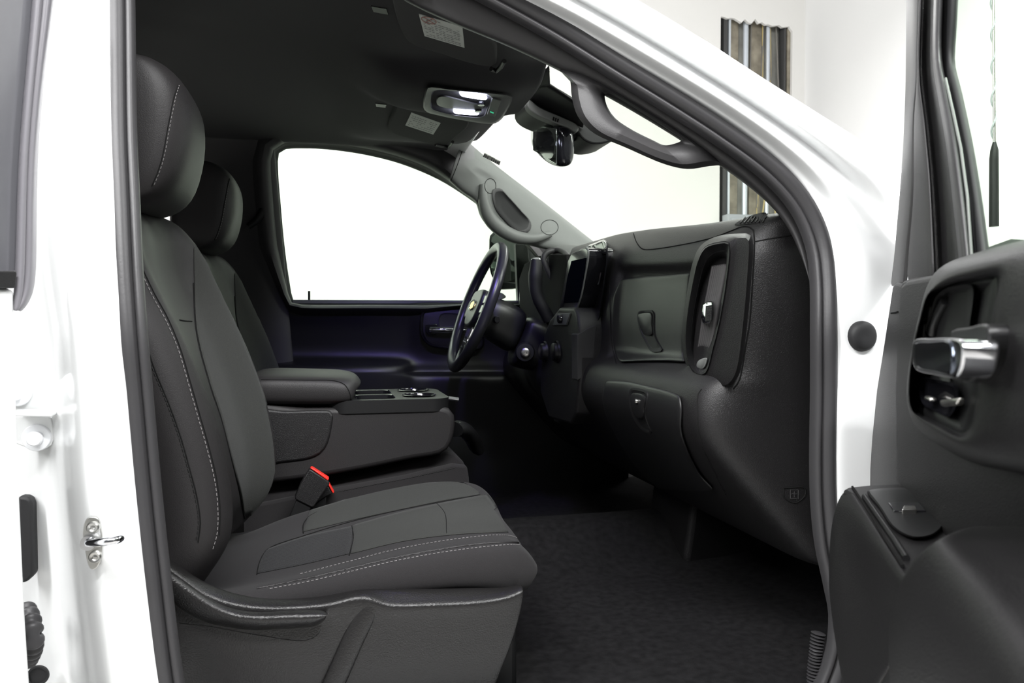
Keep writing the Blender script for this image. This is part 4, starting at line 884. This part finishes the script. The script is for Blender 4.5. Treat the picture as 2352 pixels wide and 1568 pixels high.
def ht(T, dy, fall=2.6):
    def f(u, v):
        h, n = hit(T, u, v); return (h if h is not None else PY(u, v, fall)) + Vector((0, dy, 0))
    return f
pk = [(1136, 441), (1150, 438), (1168, 455), (1195, 485), (1214, 508), (1213, 524), (1199, 531), (1183, 526), (1160, 505), (1142, 482), (1135, 460)]
nest('handle_pocket', [(grow(pk, 1.12), ht(Tt, .001)), (grow(pk, 1.10), ht(Tt, -.006)), (pk, ht(Tt, -.008)), (grow(pk, .9), ht(Tt, -.003)), (grow(pk, .8), ht(Tt, -.001))], M['trim'], pf, n=40)
nest('pocket_floor', [(grow(pk, .96), ht(Tt, -.0065)), (grow(pk, .80), ht(Tt, -.002)), (grow(pk, .5), ht(Tt, -.001))], M['plasticdk'], pf, n=40)
arm = crom([(1108, 425), (1110, 465), (1122, 500), (1150, 528), (1185, 545), (1225, 548), (1262, 538)], 24)
hob = sweep('grab_handle', [ht(Tt, -.008)(u, v) for u, v in arm], [.012 + .012 * math.sin(i / 23 * math.pi) for i in range(24)], M['trimlt'], pf, k=14)
Tt2 = bvh(pft, hob)
for c in ((1126, 427, 13, 17), (1262, 522, 20, 17)):
    stitch('cap_seam', Tt2, [(c[0] + c[2] * math.cos(a), c[1] + c[3] * math.sin(a)) for a in np.linspace(0, 2 * math.pi, 14)], M['seam'], pf, r=.0009, solid_line=True, lift=.0008)
stitch('trim_seam', Tt, [(1062, 345), (1050, 380), (1036, 415)], M['seam'], pf, r=.001, solid_line=True)

# ================================================================== overhead: visors, lamp, mirror
def pz(z): return lambda u, v: PZ(u, v, z)
def visor(label, pts, lab, z, txt, gp='sun visors', hinge=None):
    root = thing('sun_visor', label, 'sun visor', PZ(*pts[0], z), gp)
    q = crom(pts, 50, True)
    slab('visor_panel', [PZ(u, v, z) for u, v in q], (0, 0, .018), M['visor_litside'], root, bev=.006, seg=3)
    lb = slab('warning_label', [PZ(u, v, z - .0012) for u, v in lab], (0, 0, .002), M['label'], root, bev=0)
    a, b, c, d = [Vector((*p, 0)) for p in lab]; L = []
    for r in range(txt):
        t = (r + 1.2) / (txt + 1.2); p = a.lerp(d, t); e = b.lerp(c, t); n = 10
        for k in range(n):
            if random.random() < .18 or (r < 2 and k > 4 and txt > 8): continue
            f0 = .06 + .88 * k / n; f1 = f0 + .88 / n * random.uniform(.6, .9)
            p0 = p.lerp(e, f0); p1 = p.lerp(e, f1); hgt = (d - a).length / txt * .26
            P4 = [PZ(p0.x, p0.y, z - .0017), PZ(p1.x, p1.y, z - .0017), PZ(p1.x, p1.y + hgt, z - .0017), PZ(p0.x, p0.y + hgt, z - .0017)]; L.append(P4)
    V = [p for q4 in L for p in q4] + [p + Vector((0, 0, .0006)) for q4 in L for p in q4]; n = len(L) * 4
    mk('label_text', V, [tuple(i * 4 + j for j in range(4)) for i in range(len(L))] + [tuple(n + i * 4 + j for j in (3, 2, 1, 0)) for i in range(len(L))], M['ink'], lb)
    if hinge: sweep('visor_bracket', [PZ(u, v, z - .002) for u, v in hinge], .005, M['plastic'], root, k=10)
    return root, lb
random.seed(11)
vz = 1.826
r_, lb_ = visor('near dark sun visor with larger paper warning label, closest to the open door', [(900, -30), (905, 20), (916, 60), (934, 94), (952, 106), (1010, 124), (1071, 144), (1120, 154), (1138, 152), (1141, 140), (1139, 104), (1125, 92), (1040, 45), (960, -20)], [(962, 33), (1062, 62), (1067, 110), (975, 83)], vz, 11, hinge=[(1128, 158), (1140, 163), (1150, 154), (1158, 140)])
ov = [(985 + 17 * math.cos(a), 47 + 7 * math.sin(a) + 4 * math.cos(a)) for a in np.linspace(0, 2 * math.pi, 22)]
sweep('label_symbol', [PZ(u, v, vz - .002) for u, v in ov], .0009, M['inkred'], lb_, k=4)
for e in (((975, 41), (996, 54)), ((995, 43), (976, 52))): sweep('label_symbol', [PZ(u, v, vz - .002) for u, v in e], .0008, M['inkred'], lb_, k=4)
visor('far dark sun visor with small paper label, above the driver window', [(915, 232), (903, 260), (891, 291), (898, 304), (940, 319), (983, 330), (1012, 336), (1026, 334), (1045, 318), (1078, 285), (1060, 262), (1000, 245), (950, 234)], [(945, 259), (1012, 283), (995, 309), (931, 288)], 1.842, 6, hinge=[(1000, 332), (1030, 338), (1040, 326)])
# lamp
lm = thing('dome_lamp', 'lit overhead map lamp console with two bright lenses and switch panel', 'ceiling lamp', PZ(1075, 240, 1.83))
bz_ = [(983, 199), (1035, 203), (1087, 208), (1130, 212), (1169, 217), (1176, 224), (1163, 254), (1146, 276), (1132, 283), (1110, 282), (1056, 274), (1000, 262), (980, 256), (973, 246), (977, 210)]
inn = [(997, 208), (1060, 211), (1120, 218), (1128, 224), (1118, 250), (1110, 266), (1060, 266), (1010, 256), (992, 248), (990, 236), (993, 214)]
zl = 1.812
nest('lamp_bezel', [(grow(bz_, 1.03), pz(zl + .02)), (bz_, pz(zl)), (inset(bz_, 3), pz(zl - .004)), (grow(inn, 1.02), pz(zl - .003)), (inn, pz(zl + .004)), (grow(inn, .93), pz(zl + .012))], M['trim'], lm, n=60)
ctr = [(1005, 222), (1020, 219), (1060, 228), (1095, 237), (1112, 238), (1108, 250), (1092, 254), (1050, 252), (1010, 244), (1003, 238)]
nest('lamp_divider', [(ctr, pz(zl + .008)), (ctr, pz(zl)), (inset(ctr, 3), pz(zl - .003))], M['plastic'], lm, n=40)
for u, v in ((1105, 239), (1098, 254)):
    disc('lamp_button', PZ(u, v, zl - .003), (0, 0, -1), [(.0005, .003), (.008, .003), (.009, 0), (.009, -.004)], M['gloss'], lm, k=20)
l1 = [(1055, 210), (1075, 210), (1117, 219), (1118, 228), (1080, 225), (1058, 219)]
nest('lamp_lens', [(l1, pz(zl + .006)), (l1, pz(zl - .001)), (inset(l1, 2), pz(zl - .004))], M['lens'], lm, n=30)
l2 = [(1041, 251), (1070, 252), (1100, 256), (1099, 263), (1070, 263), (1043, 259)]
nest('lamp_lens', [(l2, pz(zl + .006)), (l2, pz(zl - .001)), (inset(l2, 2), pz(zl - .004))], M['lens'], lm, n=30)
sw = [(1131, 226), (1151, 232), (1137, 269), (1119, 263)]
sp_ = slab('switch_panel', [PZ(u, v, zl - .006) for u, v in sw], (0, 0, .006), M['plastic'], lm, bev=.001)
slab('telltale', [PZ(u, v, zl - .0068) for u, v in [(1126, 256), (1134, 259), (1133.5, 261), (1125.5, 258)]], (0, 0, .001), M['green'], sp_, bev=0)
for (u, v) in ((1075, 216), (1070, 258)):
    d = bpy.data.lights.new('map_light', 'SPOT'); d.energy = 14.0 if v > 230 else 1.6; d.color = (.30, .22, 1.0); d.shadow_soft_size = .02; d.spot_size = math.radians(68 if v > 230 else 115); d.spot_blend = .8
    o = bpy.data.objects.new('map_light', d); COL.objects.link(o); o.location = PZ(u, v, zl - .02); o.rotation_euler = (math.radians(46 if v > 230 else 10), 0, 0)
# mirror and sensor housing
rm = thing('rear_view_mirror', 'black rear view mirror hanging at the top of the windshield', 'mirror', PY(1275, 330, 2.0))
rings = []
for y, t, b, xw in ((2.125, 298, 328, .010), (2.118, 288, 340, .020), (2.07, 285, 354, .028), (2.01, 286, 374, .031), (1.95, 288, 386, .030), (1.91, 293, 387, .026), (1.892, 304, 376, .014)):
    x = .582 + (2.0 - y) * .10; d = x * .23 + y * .973; z1 = CZ + (735 - t) / 1800 * d; z0 = CZ + (735 - b) / 1800 * d; zc = (z0 + z1) / 2; hh = (z1 - z0) / 2
    rings.append([Vector((x + cx * xw, y, zc + hh * cz_)) for cx, cz_ in ((-.9, .85), (-.6, 1), (.2, 1), (.8, .8), (1, .2), (.9, -.6), (.5, -.97), (-.5, -1), (-.9, -.85), (-1, 0))])
loft('mirror_housing', rings, M['gloss'], rm, sub=2)
mg = [rings[2][0], rings[5][0], rings[5][8], rings[2][8]]
slab('mirror_glass', [p + Vector((-.002, 0, 0)) for p in mg], (.003, 0, 0), M['mirror'], rm, bev=.001)
sweep('mirror_arm', [PY(1298, 330, 1.98), PY(1312, 322, 1.98), PY(1322, 306, 1.98), PY(1318, 292, 1.98)], .009, M['plasticdk'], rm, k=12)
disc('ball_joint', PY(1312, 303, 1.96), (0, -1, 0), [(.0005, .02), (.012, .018), (.018, .008), (.018, -.01)], M['plasticdk'], rm)
sweep('mirror_cable', crom([PY(1306, 312, 1.95), PY(1313, 324, 1.95), PY(1313, 340, 1.95), PY(1304, 352, 1.95)], 16), .0025, M['plasticdk'], rm, k=8)
sh_ = thing('sensor_housing', 'dark plastic camera and sensor housing on the windshield behind the mirror', 'sensor housing', PY(1300, 240, 1.95))
slab('housing_cover', [PY(u, v, 1.93) for u, v in crom([(1211, 232), (1222, 206), (1245, 190), (1265, 194), (1330, 232), (1380, 268), (1412, 300), (1417, 316), (1395, 327), (1362, 330), (1340, 320), (1325, 303), (1300, 290), (1230, 262), (1214, 247)], 60, True)], (0, .14, 0), M['plasticdk'], sh_, bev=.008, seg=3)
lip = slab('housing_lip', [PY(u, v, 1.915) for u, v in crom([(1211, 232), (1216, 228), (1240, 246), (1300, 272), (1326, 286), (1330, 296), (1326, 304), (1300, 292), (1232, 263), (1214, 248)], 40, True)], (0, .03, 0), M['trimlt'], sh_, bev=.003)
for i in range(3): slab('slot', [PY(u + i * 5, v + i * 2, 1.9135) for u, v in ((1271, 268), (1274, 269), (1272, 277), (1269, 276))], (0, .002, 0), M['seam'], lip, bev=0)

# ================================================================== driver door (far side) and its mirror
dd = thing('driver_door', 'closed driver door with dark inner panel and chrome handle, far side of the cab', 'car door', (.3, 2.8, 1.0))
US = [600, 640, 662, 690, 760, 860, 925, 945, 965, 1010, 1060, 1150, 1300, 1450]
def dy(u, v):
    y = np.interp(v, [690, 696, 704, 730, 800, 826, 842, 870, 1000, 1250], [2.83, 2.795, 2.775, 2.785, 2.80, 2.795, 2.79, 2.79, 2.79, 2.79])
    a = 1 / (1 + math.exp((u - 932) / 6)) / (1 + math.exp(-(v - 833) / 4))
    return y - .07 * a - (.035 / (1 + math.exp(-(v - 860) / 2)) * (1 - a) if u > 935 else 0) - (.012 * math.exp(-((v - 745) / 70) ** 2) if u > 960 else 0)
dp = patch('door_panel', [[PY(u, v, dy(u, v)) for u in US] for v in (692, 695, 700, 712, 740, 780, 805, 822, 829, 834, 840, 852, 857, 861, 868, 900, 980, 1100, 1250)], M['plastic2'], dd, sub=2, solid=.006, solid_off=0)
bzl = [(968, 722), (975, 711), (1010, 709), (1100, 709), (1110, 760), (1105, 800), (1010, 799), (985, 792), (968, 770)]
cup = [(1012, 722), (1060, 721), (1075, 724), (1078, 752), (1040, 752), (1011, 750)]
hb = nest('handle_bezel', [(grow(bzl, 1.02), lambda u, v: PY(u, v, 2.78)), (bzl, lambda u, v: PY(u, v, 2.752)), (inset(bzl, 3), lambda u, v: PY(u, v, 2.749)), (inset(bzl, 6), lambda u, v: PY(u, v, 2.758)), (inset(bzl, 14), lambda u, v: PY(u, v, 2.756))], M['plastic2'], dd, n=50)
nest('handle_cup', [(cup, lambda u, v: PY(u, v, 2.752)), (inset(cup, 2), lambda u, v: PY(u, v, 2.754)), (inset(cup, 4), lambda u, v: PY(u, v, 2.7545))], M['rubberdk'], hb, n=40)
slab('handle_mount', [PY(u, v, 2.742) for u, v in [(978, 746), (1003, 743), (1006, 750), (1002, 768), (984, 770), (978, 762)]], (0, .02, 0), M['gloss'], hb, bev=.002)
sweep('door_handle', [PY(988, 756, 2.735), PY(1000, 757, 2.728), (PY(1050, 758, 2.728)), PY(1070, 760, 2.735)], [.010, .0115, .0105, .009], M['chrome'], hb, k=14)
sweep('lock_pin', [PY(710, 698, 2.80), PY(710, 668, 2.80)], .004, M['plasticdk'], dd, k=10)
slab('window_belt_strip', [PY(u, v, 2.79) for u, v in [(672, 688), (1200, 690), (1200, 697), (672, 697)]], (0, .01, 0), M['trimlt'], dd, bev=.001)
slab('window_glass', [PY(u, v, yD(v) + .055) for u, v in wl], (0, .003, 0), M['glass'], dd, bev=0)
slab('mirror_patch', [PY(u, v, 2.82) for u, v in [(1184, 560), (1212, 562), (1216, 600), (1218, 700), (1190, 698)]], (0, .03, 0), M['plastic'], dd, bev=.002)
sm = thing('side_mirror', 'driver side door mirror seen through the window past the steering wheel', 'wing mirror', PY(1160, 610, 3.0))
mb = slab('mirror_housing', [PY(u, v, 2.99) for u, v in crom([(1122, 560), (1124, 540), (1134, 532), (1160, 532), (1205, 535), (1216, 560), (1216, 640), (1190, 646), (1140, 648), (1126, 630)], 40, True)], (.10, .05, 0), M['plasticdk'], sm, bev=.006)
slab('mirror_glass', [PY(u, v, 2.985) for u, v in crom([(1128, 560), (1130, 545), (1137, 539), (1160, 538), (1184, 540), (1186, 600), (1185, 640), (1150, 644), (1132, 630)], 40, True)], (0, .004, 0), M['mirror'], mb, bev=0)
slab('mirror_arm', [PY(u, v, 2.92) for u, v in [(1142, 648), (1162, 646), (1190, 650), (1190, 662), (1145, 664)]], (0, .09, 0), M['plasticdk'], sm, bev=.004)
# ================================================================== open front passenger door
fd = thing('passenger_door', 'open front passenger door with black inner panel, armrest and chrome handle at right', 'car door', (.84, 1.05, .9))
Hq = Vector((.84, 1.05, 0)); dn = Vector((-.866, .5, 0)); dd_ = Vector((-.5, -.866, 0))
def D(u, v, o): return PN(u, v, Hq + dn * o, dn)
def PD(u, v, depth):
    d = ray(u, v); fwd = ROT @ Vector((0, 0, -1)); return C0 + d * (depth / d.dot(fwd))
# door shell behind the trim (white outer skin with black edge)
slab('door_skin', [D(u, v, -.075) for u, v in [(2085, 640), (2062, 900), (2050, 1110), (1960, 1300), (1950, 1800), (2600, 1900), (2640, 560), (2352, 548)]], dn * .012, M['paint'], fd, bev=0)
FR = {}
def fr(cols, m, name, rows=(-90, 0, 80, 140, 170, 210, 260, 330, 400, 470, 540, 600, 660)):
    g_ = []
    for v in rows: g_.append([D(c(v), v, o) for c, o in cols])
    return patch(name, g_, M[m], fd, sub=1, solid=.004, solid_off=0)
def I(*kv): vs = [k for k, _ in kv]; us = [u for _, u in kv]; return lambda v: float(np.interp(v, vs, us))
e0 = I((-90, 2084), (0, 2084), (200, 2082), (330, 2077), (450, 2068), (540, 2060), (600, 2055), (660, 2046))
e1 = I((-90, 2114), (0, 2113), (130, 2108), (200, 2108), (260, 2100), (450, 2099), (540, 2089), (600, 2084), (660, 2080))
e1b = I((-90, 2116), (0, 2115), (150, 2110), (190, 2112), (260, 2122), (400, 2136), (500, 2142), (600, 2146), (660, 2150))
e2 = I((-90, 2150), (0, 2149), (120, 2145), (160, 2147), (200, 2155), (330, 2178), (450, 2192), (600, 2208), (660, 2212))
e3 = I((-90, 2168), (0, 2166), (120, 2160), (160, 2166), (200, 2174), (330, 2200), (450, 2216), (600, 2232), (660, 2236))
e4 = I((-90, 2203), (0, 2200), (100, 2195), (142, 2190), (160, 2194), (200, 2206), (330, 2234), (450, 2254), (600, 2274), (660, 2280))
fr([(e0, -.03), (lambda v: e0(v) + 2, .0), (lambda v: e1(v) - 3, .006), (lambda v: e1(v) + 3, .0)], 'framegrey', 'frame_flange')
fr([(e1, .002), (lambda v: (e1(v) + e1b(v)) / 2, .004), (e1b, .002)], 'trim', 'mirror_patch')
fr([(lambda v: e1b(v) - 4, -.002), (lambda v: e1b(v) + 8, -.012), (lambda v: e2(v) - 8, -.010), (e2, -.004)], 'plastic', 'window_frame')
fr([(lambda v: e2(v) - 3, -.008), (lambda v: e2(v) + 4, .006), (lambda v: e3(v) - 4, .006), (e3, -.006)], 'rubber', 'glass_seal')
fr([(e3, -.010), (lambda v: e3(v) + 6, -.004), (lambda v: e4(v) - 8, -.006), (e4, -.014)], 'rubberdk', 'glass_run')
sweep('bright_bead', [D(u, v, .002) for u, v in [(2172, 180), (2190, 260), (2207, 340), (2222, 450), (2230, 560), (2234, 620)]], .0014, M['trimlt'], fd, k=6)
slab('window_glass', [D(u, v, -.02) for u, v in [(2196, -120), (2190, 145), (2215, 220), (2250, 430), (2272, 640), (2700, 640), (2700, -120)]], dn * .004, M['glass'], fd, bev=0)
# main inner panel
pnl = [(2050, 655), (2056, 648), (2068, 652), (2074, 644), (2084, 640), (2150, 630), (2300, 590), (2650, 520), (2650, 1400), (2110, 1250), (1992, 1200), (1996, 1108), (2003, 1000), (2014, 890), (2030, 790), (2040, 722)]
slab('inner_panel', [D(u, v, .012) for u, v in pnl], dn * -.05, M['plastic'], fd, bev=.004)
slab('upper_trim', [D(u, v, .024) for u, v in [(2066, 668), (2070, 652), (2080, 644), (2150, 630), (2650, 500), (2650, 1400), (2120, 1250), (2060, 1200), (2058, 1100), (2056, 900), (2060, 760)]], dn * -.02, M['plastic'], fd, bev=.006, seg=3)
sweep('panel_gap', [D(u, v, .013) for u, v in [(2047, 719), (2055, 718), (2062, 716)]], .0012, M['seam'], fd, k=6)
# bolster that carries the handle
bo_ = crom([(2145, 628), (2175, 604), (2233, 583), (2290, 567), (2360, 549), (2460, 530), (2640, 540), (2680, 800), (2640, 1090), (2460, 1115), (2352, 1090), (2233, 1062), (2156, 1022), (2100, 975), (2083, 925), (2083, 870), (2095, 790), (2112, 715), (2129, 655)], 90, True)
bo2 = inset(bo_, 10); bo3 = inset(bo_, 26)
bz3 = crom([(2129, 676), (2156, 661), (2194, 646), (2250, 634), (2290, 629), (2296, 640), (2280, 741), (2257, 856), (2236, 971), (2224, 996), (2206, 1001), (2156, 978), (2099, 948), (2087, 933), (2085, 894), (2095, 799), (2110, 734)], 90, True)
def match2(outer, inner):  # by index of nearest angle, monotone
    return match(outer, inner)
bzo = bz3
ob = match(bo_, bz3); ob2 = match(bo2, bz3)
loft('door_bolster', [[D(u, v, o) for u, v in lp] for lp, o in ((ob, .02), (mixl(ob, ob2, .25), .040), (mixl(ob, ob2, .9), .056), (mixl(ob2, bz3, .35), .064), (mixl(ob2, bz3, .85), .066), (bz3, .060))], M['plastic'], fd, cap=False, sub=1)
bezel = loft('handle_bezel', [[D(u, v, o) for u, v in lp] for lp, o in ((bz3, .060), (inset(bz3, 3), .052), (inset(bz3, 7), .050), (inset(bz3, 14), .051), (inset(bz3, 22), .050), (inset(bz3, 40), .046))], M['plastic2'], fd, capA=False)
c1 = [(2150, 680), (2170, 664), (2192, 657), (2229, 654), (2235, 661), (2228, 734), (2222, 770), (2200, 790), (2140, 785), (2125, 765), (2138, 715)]
nest('handle_cup', [(grow(c1, 1.04), lambda u, v: D(u, v, .049)), (c1, lambda u, v: D(u, v, .053)), (inset(c1, 3), lambda u, v: D(u, v, .052)), (inset(c1, 7), lambda u, v: D(u, v, .051)), (inset(c1, 12), lambda u, v: D(u, v, .050))], M['plasticdk'], bezel, n=50)
sweep('cup_ridge', [D(u, v, .052) for u, v in crom([(2172, 690), (2158, 715), (2146, 745), (2142, 768)], 14)], [.004] * 14, M['plastic2'], bezel, k=8)
c2 = [(2118, 870), (2150, 872), (2196, 885), (2200, 915), (2190, 945), (2178, 957), (2150, 945), (2120, 928), (2112, 905)]
low_ = nest('lower_pocket', [(grow(c2, 1.05), lambda u, v: D(u, v, .049)), (c2, lambda u, v: D(u, v, .054)), (inset(c2, 4), lambda u, v: D(u, v, .052)), (inset(c2, 9), lambda u, v: D(u, v, .050))], M['gloss'], bezel, n=40)
slab('latch_bit', [D(u, v, .058) for u, v in [(2122, 908), (2134, 912), (2134, 922), (2122, 918)]], dn * -.006, M['satin'], low_, bev=.002)
slab('latch_bit', [D(u, v, .058) for u, v in [(2156, 918), (2198, 913), (2194, 930), (2160, 934)]], dn * -.006, M['satin'], low_, bev=.002)
mt = [(2183, 760), (2217, 752), (2262, 744), (2268, 752), (2266, 800), (2245, 856), (2222, 878), (2200, 870), (2190, 800)]
hm = nest('handle_mount', [(mt, lambda u, v: D(u, v, .050)), (mt, lambda u, v: D(u, v, .068)), (inset(mt, 4), lambda u, v: D(u, v, .074))], M['plastic2'], bezel, n=50, closed_smooth=False) if False else slab('handle_mount', [D(u, v, .074) for u, v in crom(mt, 30, True)], dn * -.024, M['plastic2'], bezel, bev=.004, seg=3)
hp = [(2099, 780), (2135, 777), (2175, 776), (2204, 780), (2209, 787), (2203, 848), (2192, 867), (2176, 867), (2140, 860), (2103, 850), (2096, 833), (2094, 802)]
hd_ = slab('door_handle', [D(u, v, .092) for u, v in crom(hp, 50, True)], dn * -.018, M['chrome'], bezel, bev=.005, seg=4)
ins_ = [(2102, 787), (2135, 784), (2178, 783), (2184, 800), (2186, 830), (2180, 858), (2140, 853), (2107, 844), (2101, 828), (2100, 803)]
slab('handle_inlay', [D(u, v, .0932) for u, v in crom(ins_, 40, True)], dn * -.004, mat('dark_mirror_inlay', (.16, .18, .22), .12, metal=1), hd_, bev=.001)
for q in ([(2119, 704), (2133, 701), (2130, 733), (2114, 737)], [(2106, 746), (2120, 742), (2116, 776), (2102, 780)]):
    slab('lock_button', [D(u, v, .0535) for u, v in q], dn * -.006, M['plastic2'], bezel, bev=.0015)
# armrest with window switch
ZA = 1.100
top_ = [(1936, 1124), (1946, 1118), (1995, 1113), (2081, 1110), (2120, 1118), (2200, 1150), (2260, 1215), (2400, 1700), (2330, 1720), (2200, 1510), (2070, 1300), (2010, 1212), (1957, 1135)]
ar = slab('armrest', [PZ(u, v, ZA) for u, v in top_], (0, 0, -.06), M['plastic'], fd, bev=.004)
# inner (cab side) face of the armrest, curving down
r0 = crom([(1950, 1118), (1990, 1175), (2030, 1238), (2074, 1304), (2140, 1400)], 12); r1 = crom([(1934, 1125), (1970, 1185), (2010, 1252), (2056, 1326), (2110, 1420)], 12)
r2 = crom([(1920, 1150), (1945, 1230), (1980, 1310), (2020, 1390), (2070, 1480)], 12); r3 = crom([(1912, 1180), (1915, 1280), (1940, 1380), (1975, 1480), (2010, 1580)], 12); r4 = crom([(1905, 1230), (1900, 1350), (1910, 1450), (1925, 1550), (1950, 1680)], 12)
def dline(r, a, b): return [PD(u, v, a + (b - a) * i / 11) for i, (u, v) in enumerate(r)]
pz0 = [PZ(u, v, ZA + .001) for u, v in r0]
patch('armrest_pad', [pz0, [PZ(u, v, ZA - .004) for u, v in r1], dline(r2, .93, .63), dline(r3, .95, .66), dline(r4, .97, .70)], M['plastic'], fd, sub=2, solid=.004)
sweep('pad_seam', [PZ(u, v, ZA + .001) for u, v in [(1958, 1118), (1996, 1175), (2034, 1238), (2074, 1300)]], .0016, M['seam'], fd, k=6)
swp = [(1992, 1128), (2000, 1124), (2120, 1122), (2170, 1140), (2180, 1180), (2150, 1225), (2110, 1236), (2085, 1232), (2050, 1210), (2020, 1165)]
nest('switch_plate', [(swp, pz(ZA - .004)), (swp, pz(ZA + .003)), (inset(swp, 4), pz(ZA + .005))], M['plastic2'], fd, n=50)
swq = [(2040, 1153), (2110, 1153), (2128, 1172), (2052, 1172)]
ws_ = slab('window_switch', [PZ(u, v, ZA + .0065) for u, v in swq], (0, 0, -.004), M['gloss'], fd, bev=.001)
slab('switch_key', [PZ(u, v, ZA + .010) for u, v in [(2076, 1160), (2102, 1160), (2106, 1168), (2072, 1168)]], (0, 0, -.006), M['satin'], ws_, bev=.001)
sweep('strip_highlight_edge', [PZ(u, v, ZA + .002) for u, v in [(1985, 1140), (2020, 1190), (2055, 1240), (2082, 1282)]], .003, M['plastic2'], fd, k=8)
# large pull grip close to the camera
GR = [([(2232, 1206), (2290, 1201), (2360, 1200), (2460, 1200), (2640, 1210)], .02),
      ([(2205, 1207), (2270, 1222), (2350, 1262), (2450, 1330), (2620, 1440)], .05),
      ([(2184, 1213), (2250, 1270), (2340, 1360), (2440, 1480), (2600, 1640)], .072),
      ([(2166, 1222), (2222, 1292), (2318, 1410), (2410, 1535), (2540, 1700)], .086),
      ([(2140, 1234), (2190, 1320), (2278, 1458), (2365, 1590), (2470, 1760)], .095),
      ([(2108, 1256), (2146, 1360), (2220, 1500), (2300, 1650), (2400, 1840)], .100),
      ([(2076, 1296), (2096, 1420), (2150, 1560), (2220, 1720), (2310, 1920)], .102),
      ([(2050, 1350), (2058, 1480), (2090, 1620), (2140, 1790), (2210, 2000)], .098),
      ([(2035, 1410), (2033, 1530), (2045, 1680), (2075, 1860), (2120, 2060)], .088)]
patch('pull_grip', [[D(u, v, o) for u, v in r] for r, o in GR], M['plastic'], fd, sub=3, solid=.006)
# lower panel with map pocket line
slab('lower_panel', [D(u, v, .03) for u, v in [(1905, 1265), (1960, 1290), (2200, 1400), (2700, 1500), (2700, 2100), (1860, 1900), (1872, 1568), (1884, 1400), (1892, 1300)]], dn * -.06, M['plastic'], fd, bev=.006)
sweep('pocket_gap', [D(u, v, .031) for u, v in crom([(1973, 1404), (1966, 1440), (1953, 1510), (1945, 1580), (1940, 1680)], 16)], .0015, M['seam'], fd, k=6)
sweep('pocket_lip', [D(u, v, .032) for u, v in crom([(1958, 1372), (1962, 1395), (1950, 1440), (1932, 1520), (1925, 1600)], 16)], .006, M['plastic'], fd, k=8)
# ribbed wiring boot between body and door
wb = crom([PY(u, v, 1.12) for u, v in ((1880, 1452), (1876, 1480), (1872, 1520), (1868, 1600))], 80)
sweep('wiring_boot', wb, [.0085 + .0035 * math.sin(i * 1.6) for i in range(80)], M['rubber'], body, k=12)

# ================================================================== rear passenger door (left edge of the picture)
rd = thing('rear_door', 'open white rear door with dark tinted window at the left edge', 'car door', (-.36, 1.03, .9))
Rq = Vector((-.352, 1.03, 0)); rn = Vector((.866, -.5, 0))
def RD(u, v, o): return PN(u, v, Rq + rn * o, rn)
slab('door_skin', [RD(u, v, 0) for u, v in crom([(35, 690), (34, 666), (30, 662)], 4) + [(-600, 650), (-700, 2000), (95, 2000), (84, 1700), (71, 1568), (60, 1400), (51, 1200), (44, 1050), (40, 900), (38, 760)][::1]], rn * -.10, M['paint'], rd, bev=.008, seg=3)
slab('window_glass', [RD(u, v, -.006) for u, v in [(-600, -400), (90, -160), (80, 0), (66, 150), (53, 290), (46, 400), (42, 540), (41, 622), (-600, 622)]], rn * -.006, M['tint'], rd, bev=0)
sm_ = [[RD(u + w * k, v, o) for k, o in ((0, -.006), (.12, .004), (.3, .002), (.42, -.004), (.55, .0), (.75, .003), (.9, -.003), (1.0, -.02))] for u, v, w in ((90, -160, 42), (80, 0, 40), (66, 150, 32), (53, 290, 31), (46, 400, 32), (42, 540, 35), (40, 620, 37), (36, 680, 34), (34, 715, 8))]
patch('window_seal', sm_, mat('glare_grey_rubber', (.16, .155, .17), .35, spec=.5), rd, sub=2, solid=.004)  # black rubber coloured grey to stand for glare at a grazing angle
slab('belt_molding', [RD(u, v, .006) for u, v in [(-600, 622), (36, 622), (40, 626), (37, 655), (34, 662), (-600, 664)]], rn * -.012, M['plastic2'], rd, bev=.004, seg=3)
